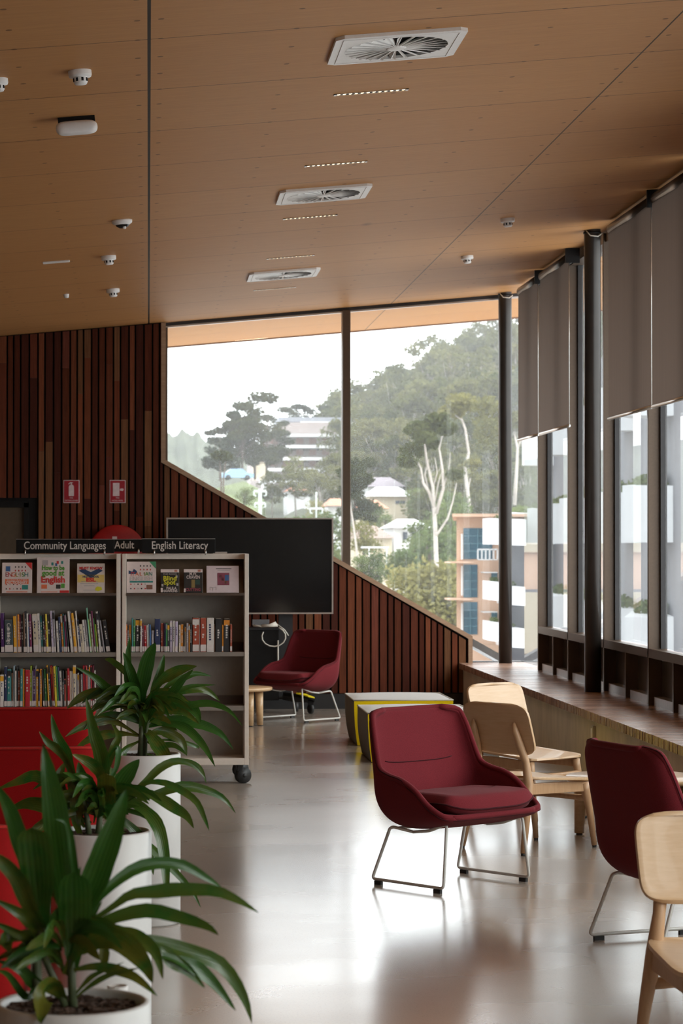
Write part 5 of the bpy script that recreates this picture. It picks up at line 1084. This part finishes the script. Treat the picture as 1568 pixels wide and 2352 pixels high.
hero('gum_tree', 226, [([(1181, 1160), (1186, 1080), (1188, 1030), (1180, 990)], .28, .12), ([(1188, 1030), (1198, 1005), (1205, 985)], .12, .06)], [(1178, 965, 36), (1200, 960, 34), (1125, 965, 44), (1118, 930, 40), (1120, 1000, 40)], 'gum tree with a pale forked trunk right of the corner column')
hero('gum_tree', 186, [([(818, 1345), (822, 1290), (812, 1210), (804, 1160)], .16, .08)], [(806, 1085, 34), (818, 1110, 30), (800, 1130, 26), (835, 1100, 24)], 'slender pale trunk leaning beside the window mullion', folmat=M['darkfol'])
hero('gum_tree', 205, [([(506, 1180), (508, 1110), (505, 1060)], .14, .08), ([(514, 1180), (513, 1100), (518, 1060)], .12, .07)], [(505, 1045, 20), (517, 1050, 18)], 'pair of thin bare trunks at the left foot of the dark clump', M['darkbark'], folmat=M['darkfol'])
# buildings ----------------------------------------------------------------
def bm(name, c, r=.8, var=.08): return simple(name, c, r, 0, var, .6)
def block(parent, name, u0, u1, v0, v1, Y, dep, mat, org): a = W2(u0, v0, Y); b = W2(u1, v1, Y); return MB().box(a.x - org.x, b.x - org.x, Y - org.y, Y + dep - org.y, b.z - org.z, a.z - org.z).build(name, mat, parent)
def skew(parent, name, u0, u1, v0, v1, Y, dep, mat, org):
    a = W2(u0, v0, Y); b = W2(u1, v1, Y); k = (Y + dep) / Y * 1.004; z0, z1 = b.z - org.z, a.z - org.z
    return MB().prism([(a.x - org.x, Y - org.y, z0), (b.x - org.x, Y - org.y, z0), (b.x * k - org.x, Y + dep - org.y, z0), (a.x * k - org.x, Y + dep - org.y, z0)], (0, 0, z1 - z0)).build(name, mat, parent)
def house(Y, u0, u1, ve, vb, vr, uo, wallc, roofc, label, win=(), hip=.25, name='house'):
    a = W2(u0, ve, Y); b = W2(u1, vb, Y); zr = W2(u0, vr, Y + 5).z; org = Vector(((a.x + b.x) / 2, Y, b.z - 4)); r = empty(name, org, 0, label, 'house')
    hw = (b.x - a.x) / 2; MB().box(-hw, hw, 0, 10, 0, a.z - org.z).build('wall', wallc, r)
    o_ = uo * Y / F; e = a.z - org.z; z = zr - org.z; mb = MB(); P = [(-hw - o_, -1, e), (hw + o_, -1, e), (hw + o_, 11, e), (-hw - o_, 11, e), (-hw + hw * 2 * hip, 5, z), (hw - hw * 2 * hip, 5, z)]
    mb.addv(P)
    for f in ((0, 1, 5, 4), (1, 2, 5), (2, 3, 4, 5), (3, 0, 4), (3, 2, 1, 0)): mb.face(f)
    mb.build('roof', roofc, r)
    for (a0, a1, b0, b1) in win:
        p = W2(a0, b0, Y - .1); q = W2(a1, b1, Y - .1); w_ = MB().box(p.x - org.x, q.x - org.x, -.12, .02, q.z - org.z, p.z - org.z).build('window', bm('dark_window', (.05, .06, .08), .2), r)
    return r
cr = bm('cream_wall', (.50, .43, .32)); wh = bm('white_wall', (.62, .62, .62)); gr = bm('grey_purple_roof', (.20, .17, .19)); tr_ = bm('terracotta_roof', (.48, .20, .12)); br = bm('brown_roof', (.26, .18, .15)); wr = bm('white_roof', (.66, .66, .66), .5)
house(285, 845, 925, 1118, 1160, 1096, 6, wh, gr, 'house with a grey-purple hipped roof, highest of the small houses')
house(265, 848, 948, 1140, 1172, 1118, 4, cr, wr, 'cream house with a white roof and a row of dark windows', ((908, 918, 1150, 1157), (919, 930, 1150, 1157), (937, 946, 1151, 1157)))
house(250, 832, 888, 1168, 1185, 1148, 4, cr, tr_, 'low house with an orange tiled roof right of the window mullion')
house(240, 755, 800, 1162, 1190, 1145, 5, wh, tr_, 'low house with an orange tiled roof left of the window mullion')
house(205, 812, 900, 1236, 1262, 1207, 5, cr, br, 'house with a brown hipped roof lower down the slope', hip=.3)
house(212, 905, 985, 1212, 1262, 1192, 8, wh, wr, 'white-roofed house with a veranda half hidden by trees', ((925, 935, 1222, 1240), (945, 955, 1222, 1240), (962, 975, 1222, 1240)))
p = W2(865, 1275, 190); r = empty('carport', p, 0, 'open carport with a flat white roof below the brown-roofed house', 'carport'); MB().box(-1, .95, 0, 3, .55, .68).build('roof', wr, r)
for x in (-.6, .8): MB().box(x - .05, x + .05, .1, .2, -1, .56).build('post', wh, r)
house(330, 660, 712, 1128, 1150, 1118, 3, wh, tr_, 'small white house with orange base below the terraced building', ((688, 694, 1133, 1140), (697, 703, 1133, 1140)))
# terraced apartment building
Y = 400; org = W2(680, 1190, Y); r = empty('apartment_building', org, 0, 'large white terraced apartment building half hidden by gum trees', 'building')
fl = [(575, 760, 1062, 1200), (600, 775, 1035, 1060), (608, 785, 1000, 1030), (640, 800, 970, 996)]
for (u0, u1, v0, v1) in fl: block(r, 'wall', u0, u1, v0, v1, Y, 14, bm('apartment_wall', (.26, .22, .21)), org)
for (u0, u1, v0, v1) in ((595, 640, 1000, 1200),): block(r, 'end_wall', u0 + 5, 600 + 12, 1040, 1200, Y - 1, 12, wh, org)
for (u0, u1, v) in ((612, 790, 996), (610, 775, 1022), (604, 765, 1050), (600, 750, 1075), (596, 740, 1102), (640, 715, 1130)): block(r, 'balcony', u0, u1, v, v + 7, Y - 3, 4, wh, org)
for u in (620, 650, 680, 710, 740):
    for v in (1006, 1032, 1058): block(r, 'window', u, u + 16, v, v + 13, Y - .2, .3, bm('brick_bay', (.22, .12, .10)), org)
block(r, 'roof', 640, 862, 958, 970, Y + 4, 14, bm('slate_roof', (.22, .23, .26)), org); block(r, 'parapet', 690, 865, 968, 975, Y + 2, 1, wh, org)
Y = 380; org = W2(595, 1100, Y); r = empty('church', org, 0, 'small pale building with a red gable left of the terraced apartments', 'building')
block(r, 'tower', 580, 586, 1020, 1090, Y, 3, cr, org); block(r, 'wall', 584, 612, 1028, 1100, Y + 1, 8, cr, org)
a = W2(594, 1034, Y) - org; b = W2(603, 1014, Y) - org; c_ = W2(613, 1034, Y) - org; mb = MB(); mb.prism([a, c_, b], (0, 6, 0)); mb.build('red_gable', bm('red_roof', (.42, .07, .06)), r)
a = W2(579, 1022, Y) - org; b = W2(583, 1010, Y) - org; c_ = W2(587, 1022, Y) - org; mb = MB(); mb.prism([a, c_, b], (0, 2, 0)); mb.build('spire', wh, r)
# power pole and lamp pole
def pole(u, v0, v1, Y, arms, label, rr):
    p = W2(u, v1, Y); r = empty('utility_pole', p, 0, label, 'pole', 'poles below the hill'); top = W2(u, v0, Y) - p; mb = MB(); mb.tube([(0, 0, 0), (0, 0, top.z)], rr, 8); mb.build('post', bm('pale_pole', (.45, .50, .48)), r)
    mb = MB(); mb.tube([(0, 0, 0), (0, 0, -14 - p.z)], rr, 8); mb.build('lower_post', bm('pale_pole', (.45, .50, .48)), r)
    for va, hw in arms: z = (W2(u, va, Y) - p).z; k = hw * Y / F; mb = MB(); mb.box(-k, k, -.05, .05, z - .06, z + .06); mb.tube([(-k, 0, z), (-k, 0, z - k * .7), (-k * .6, 0, z - k * .8)], .04, 5); mb.tube([(k, 0, z), (k, 0, z - k * .7), (k * .6, 0, z - k * .8)], .04, 5); mb.build('crossarm', bm('pale_pole', (.45, .5, .48)), r)
pole(597, 1123, 1200, 120, ((1128, 14), (1156, 12)), 'pale power pole with two crossarms in the left pane', .09)
pole(726, 1130, 1190, 150, ((1168, 14),), 'thin street lamp pole with two heads left of the window mullion', .05)
# grassy bank with parked car
mb = MB(); P = [W2(480, 1125, 300), W2(560, 1105, 320), W2(610, 1130, 310), W2(600, 1180, 280), W2(500, 1175, 280)]; mb.addv(P + [q - Vector((0, 0, 3)) for q in P]); mb.face((4, 3, 2, 1, 0)); [mb.face((i, (i + 1) % 5, 5 + (i + 1) % 5, 5 + i)) for i in range(5)]; o = mb.build('grass_bank', M['grassy']); o['kind'] = 'structure'
p = W2(544, 1103, 300); r = empty('parked_car', p, .1, 'pale blue parked car on the grassy bank left of the terraced building', 'car'); cb = bm('car_blue', (.22, .36, .52), .3)
mb = MB(); mb.prism([(-2, -.8, .3), (2, -.8, .3), (2, -.8, .8), (1.1, -.8, .95), (.6, -.8, 1.4), (-.8, -.8, 1.4), (-1.4, -.8, .95), (-2, -.8, .85)], (0, 1.6, 0)); mb.build('body', cb, r)
for x in (-1.2, 1.2): mb = MB(); mb.tube([(x, -.85, .32), (x, .85, .32)], .32, 12); mb.build('wheel', M['rubber'], r)
# orange office building
Y = 90; org = W2(1130, 1480, Y) - Vector((0, 0, 10)); r = empty('office_building', org, 0, 'orange rendered office building with blue glazing and a flat overhanging roof', 'building')
om = bm('orange_render', (.56, .36, .25), .8, .05); bg_ = simple('blue_glazing', (.035, .11, .16), .12, .2, .2, .8)
skew(r, 'wall', 1048, 1215, 1186, 1480, Y, 12, om, org); skew(r, 'lower_wall', 1048, 1215, 1480, 1800, Y, 12, om, org)
skew(r, 'roof', 1038, 1225, 1180, 1187, Y - 1.2, 14, om, org)
for (u0, u1, v0, v1) in ((1064, 1130, 1213, 1284), (1064, 1096, 1297, 1372), (1064, 1096, 1383, 1457), (1128, 1142, 1316, 1330), (1128, 1142, 1407, 1421)): 
    wq = block(r, 'window', u0, u1, v0, v1, Y - .05, .2, bg_, org)
    mb = MB()
    for k in range(1, 4): v = v0 + (v1 - v0) * k / 4; a = W2(u0, v - .6, Y - .1) - org; b = W2(u1, v + .6, Y - .1) - org; mb.box(a.x, b.x, a.y, a.y + .06, b.z, a.z)
    a = W2((u0 + u1) / 2 - .6, v0, Y - .1) - org; b = W2((u0 + u1) / 2 + .6, v1, Y - .1) - org; mb.box(a.x, b.x, a.y, a.y + .06, b.z, a.z); mb.build('glazing_bars', simple('teal_bar', (.10, .24, .30), .5), wq)
for v in (1292, 1377): block(r, 'ledge', 1032, 1085, v - 2, v + 1.5, Y - 1.2, 1.5, om, org)
mb = MB()
for u in (1060, ): 
    for v0, v1 in ((1226, 1285), (1300, 1368), (1386, 1455)): a = W2(u, v0, Y - .3) - org; b = W2(u + 3, v1, Y - .3) - org; mb.box(a.x, b.x, a.y, a.y + .2, b.z, a.z)
mb.build('white_edge', wh, r)
mb = MB()
for i in range(6): a = W2(1097 + i * 9, 1262, Y - .6) - org; mb.box(a.x - .025, a.x + .025, a.y - .03, a.y + .03, a.z - .38, a.z)
a = W2(1097, 1262, Y - .6) - org; b = W2(1142, 1262, Y - .6) - org; mb.box(a.x, b.x, a.y - .03, a.y + .03, a.z - .03, a.z + .03); mb.box(a.x, b.x, a.y - .03, a.y + .03, a.z - .4, a.z - .36); mb.build('balcony_rail', wh, r)
for v in (1314, 1405): block(r, 'awning', 1110, 1142, v, v + 2, Y - .8, .9, wr, org)
# grey apartment building on the right with white balcony boxes
gm = simple('grey_cladding', (.13, .13, .15), .6, 0, .2, 3, (1, 1, .1)); org = Vector((14.5, 85, -14)); r = empty('balcony_building', org, 0, 'grey clad building with white box balconies seen through the side windows', 'building')
def fx(Y): return 12.0 + (17.2 - 12.0) * (Y - 55) / 60
def slab(Ya, Yb, z0, z1, name, mat, th=6): mb = MB(); mb.prism([(fx(Ya) - org.x, Ya - org.y, z0 - org.z), (fx(Yb) - org.x, Yb - org.y, z0 - org.z), (fx(Yb) + th - org.x, Yb - org.y, z0 - org.z), (fx(Ya) + th - org.x, Ya - org.y, z0 - org.z)], (0, 0, z1 - z0)); return mb.build(name, mat, r)
slab(97, 112, -14, 1.6, 'low_wall', gm); slab(40, 96, -14, 7.2, 'tall_wall', gm)
whb = simple('white_balcony', (.72, .72, .74), .5, 0, .05, 2)
MB().box(13.25 - org.x, 16.2 - org.x, 88 - org.y, 89.5 - org.y, 0, 16.6).build('stair_wall', gm, r)
for v0, v1, ua, ub in ((1190, 1250, 1125, 1204), (1335, 1378, 1125, 1160), (1345, 1388, 1158, 1202), (1428, 1472, 1125, 1160), (1440, 1485, 1156, 1200)):
    a_ = atY(ua, v0, 86); b_ = atY(ub, v1, 86); mb = MB()
    mb.prism([(a_.x - org.x, 0.6 + 86 - org.y - .6, b_.z - org.z), (b_.x - org.x, 87.2 - 1.6 - org.y, b_.z - org.z - .05), (b_.x - org.x, 87.9 - org.y, b_.z - org.z - .05), (a_.x - org.x, 87.9 - org.y, b_.z - org.z)], (0, 0, a_.z - b_.z)); bq = mb.build('balcony', whb, r)
    mb = MB(); clump(mb, ((a_.x + b_.x) / 2 - org.x, 86.9 - org.y, a_.z - org.z + .03), ((b_.x - a_.x) * .3, .4, .12), 120, .06, random.Random(ua)); mb.build('balcony_plants', M['greenfol'], bq)
rb = random.Random(4)
for Yb, L in ((109, 5.5), (101, 3.2), (90, 4), (80, 4), (71, 3.6), (63, 3.2), (56, 3)):
    for z0, z1 in ((1.7, 3.0), (-1.05, .0), (-3.1, -1.95), (4.6, 5.7)):
        if z0 > 4 and Yb > 96: continue
        L2 = L * rb.uniform(.85, 1.1); k = .9 + rb.uniform(0, .5); a, b = Yb - L2 / 2, Yb + L2 / 2; fa, fb = fx(a), fx(b); mb = MB()
        mb.prism([(fa - k - org.x, a - org.y, z0 - org.z), (fb - k * .5 - org.x, b - org.y, z0 - org.z + .1), (fb + .2 - org.x, b - org.y, z0 - org.z + .1), (fa + .2 - org.x, a - org.y, z0 - org.z)], (0, 0, z1 - z0)); bal = mb.build('balcony', whb, r)
        mb = MB(); clump(mb, (fx(Yb) - .35 - org.x, Yb - org.y, z1 - org.z + .12), (.35, L2 * .42, .22), 260, .09, rb); mb.build('balcony_plants', M['greenfol'], bal)
# street building with ramp, off to the left; the side glass mirrors it
org = Vector((-24, 82, -14)); r = empty('street_building', org, 0, 'long cream and orange building with a red sloping ramp, mirrored in the side windows', 'building')
def bl(x0, x1, y0, y1, z0, z1, n, m_): return MB().box(x0 - org.x, x1 - org.x, y0 - org.y, y1 - org.y, z0 - org.z, z1 - org.z).build(n, m_, r)
bl(-40, 3.0, 90, 100, -14, 1.4, 'wall', om); bl(-40, 3.0, 89.8, 90, 1.4, 1.75, 'parapet', cr); bl(-40, 3, 89.8, 90.1, -.1, .0, 'band', gm); bl(-40, 3, 89.7, 90, -2.4, -.1, 'cream_band', cr)
mb = MB(); mb.prism([(-4 - org.x, 7.5, -3.2 - org.z), (-18 - org.x, 7.5, .9 - org.z), (-18 - org.x, 7.5, -.4 - org.z), (-4 - org.x, 7.5, -4.5 - org.z)], (0, .3, 0)); mb.build('ramp', bm('red_ramp', (.30, .12, .10)), r)
mb = MB()
mb.addv([(-90, 260, -14), (-8, 240, -14), (-8, 330, 9), (-90, 360, 20)]); mb.face((0, 1, 2, 3)); o = mb.build('west_slope', M['hillground']); o['kind'] = 'structure'

# haze hanging in the valley ------------------------------------------------
m = bpy.data.materials.new('valley_haze'); m.use_nodes = True; nt = m.node_tree; nt.nodes.clear(); out = nt.nodes.new('ShaderNodeOutputMaterial')
vs = nt.nodes.new('ShaderNodeVolumeScatter'); vs.inputs['Color'].default_value = (.96, .98, 1, 1); vs.inputs['Density'].default_value = .00040; vs.inputs['Anisotropy'].default_value = .2
nt.links.new(vs.outputs[0], out.inputs['Volume'])
hz = boxo('valley_haze', -250, 250, 100, 1100, -14, 160, m); hz['kind'] = 'stuff'; hz['label'] = 'pale damp haze hanging over the valley and the wooded hill'; hz['category'] = 'haze'
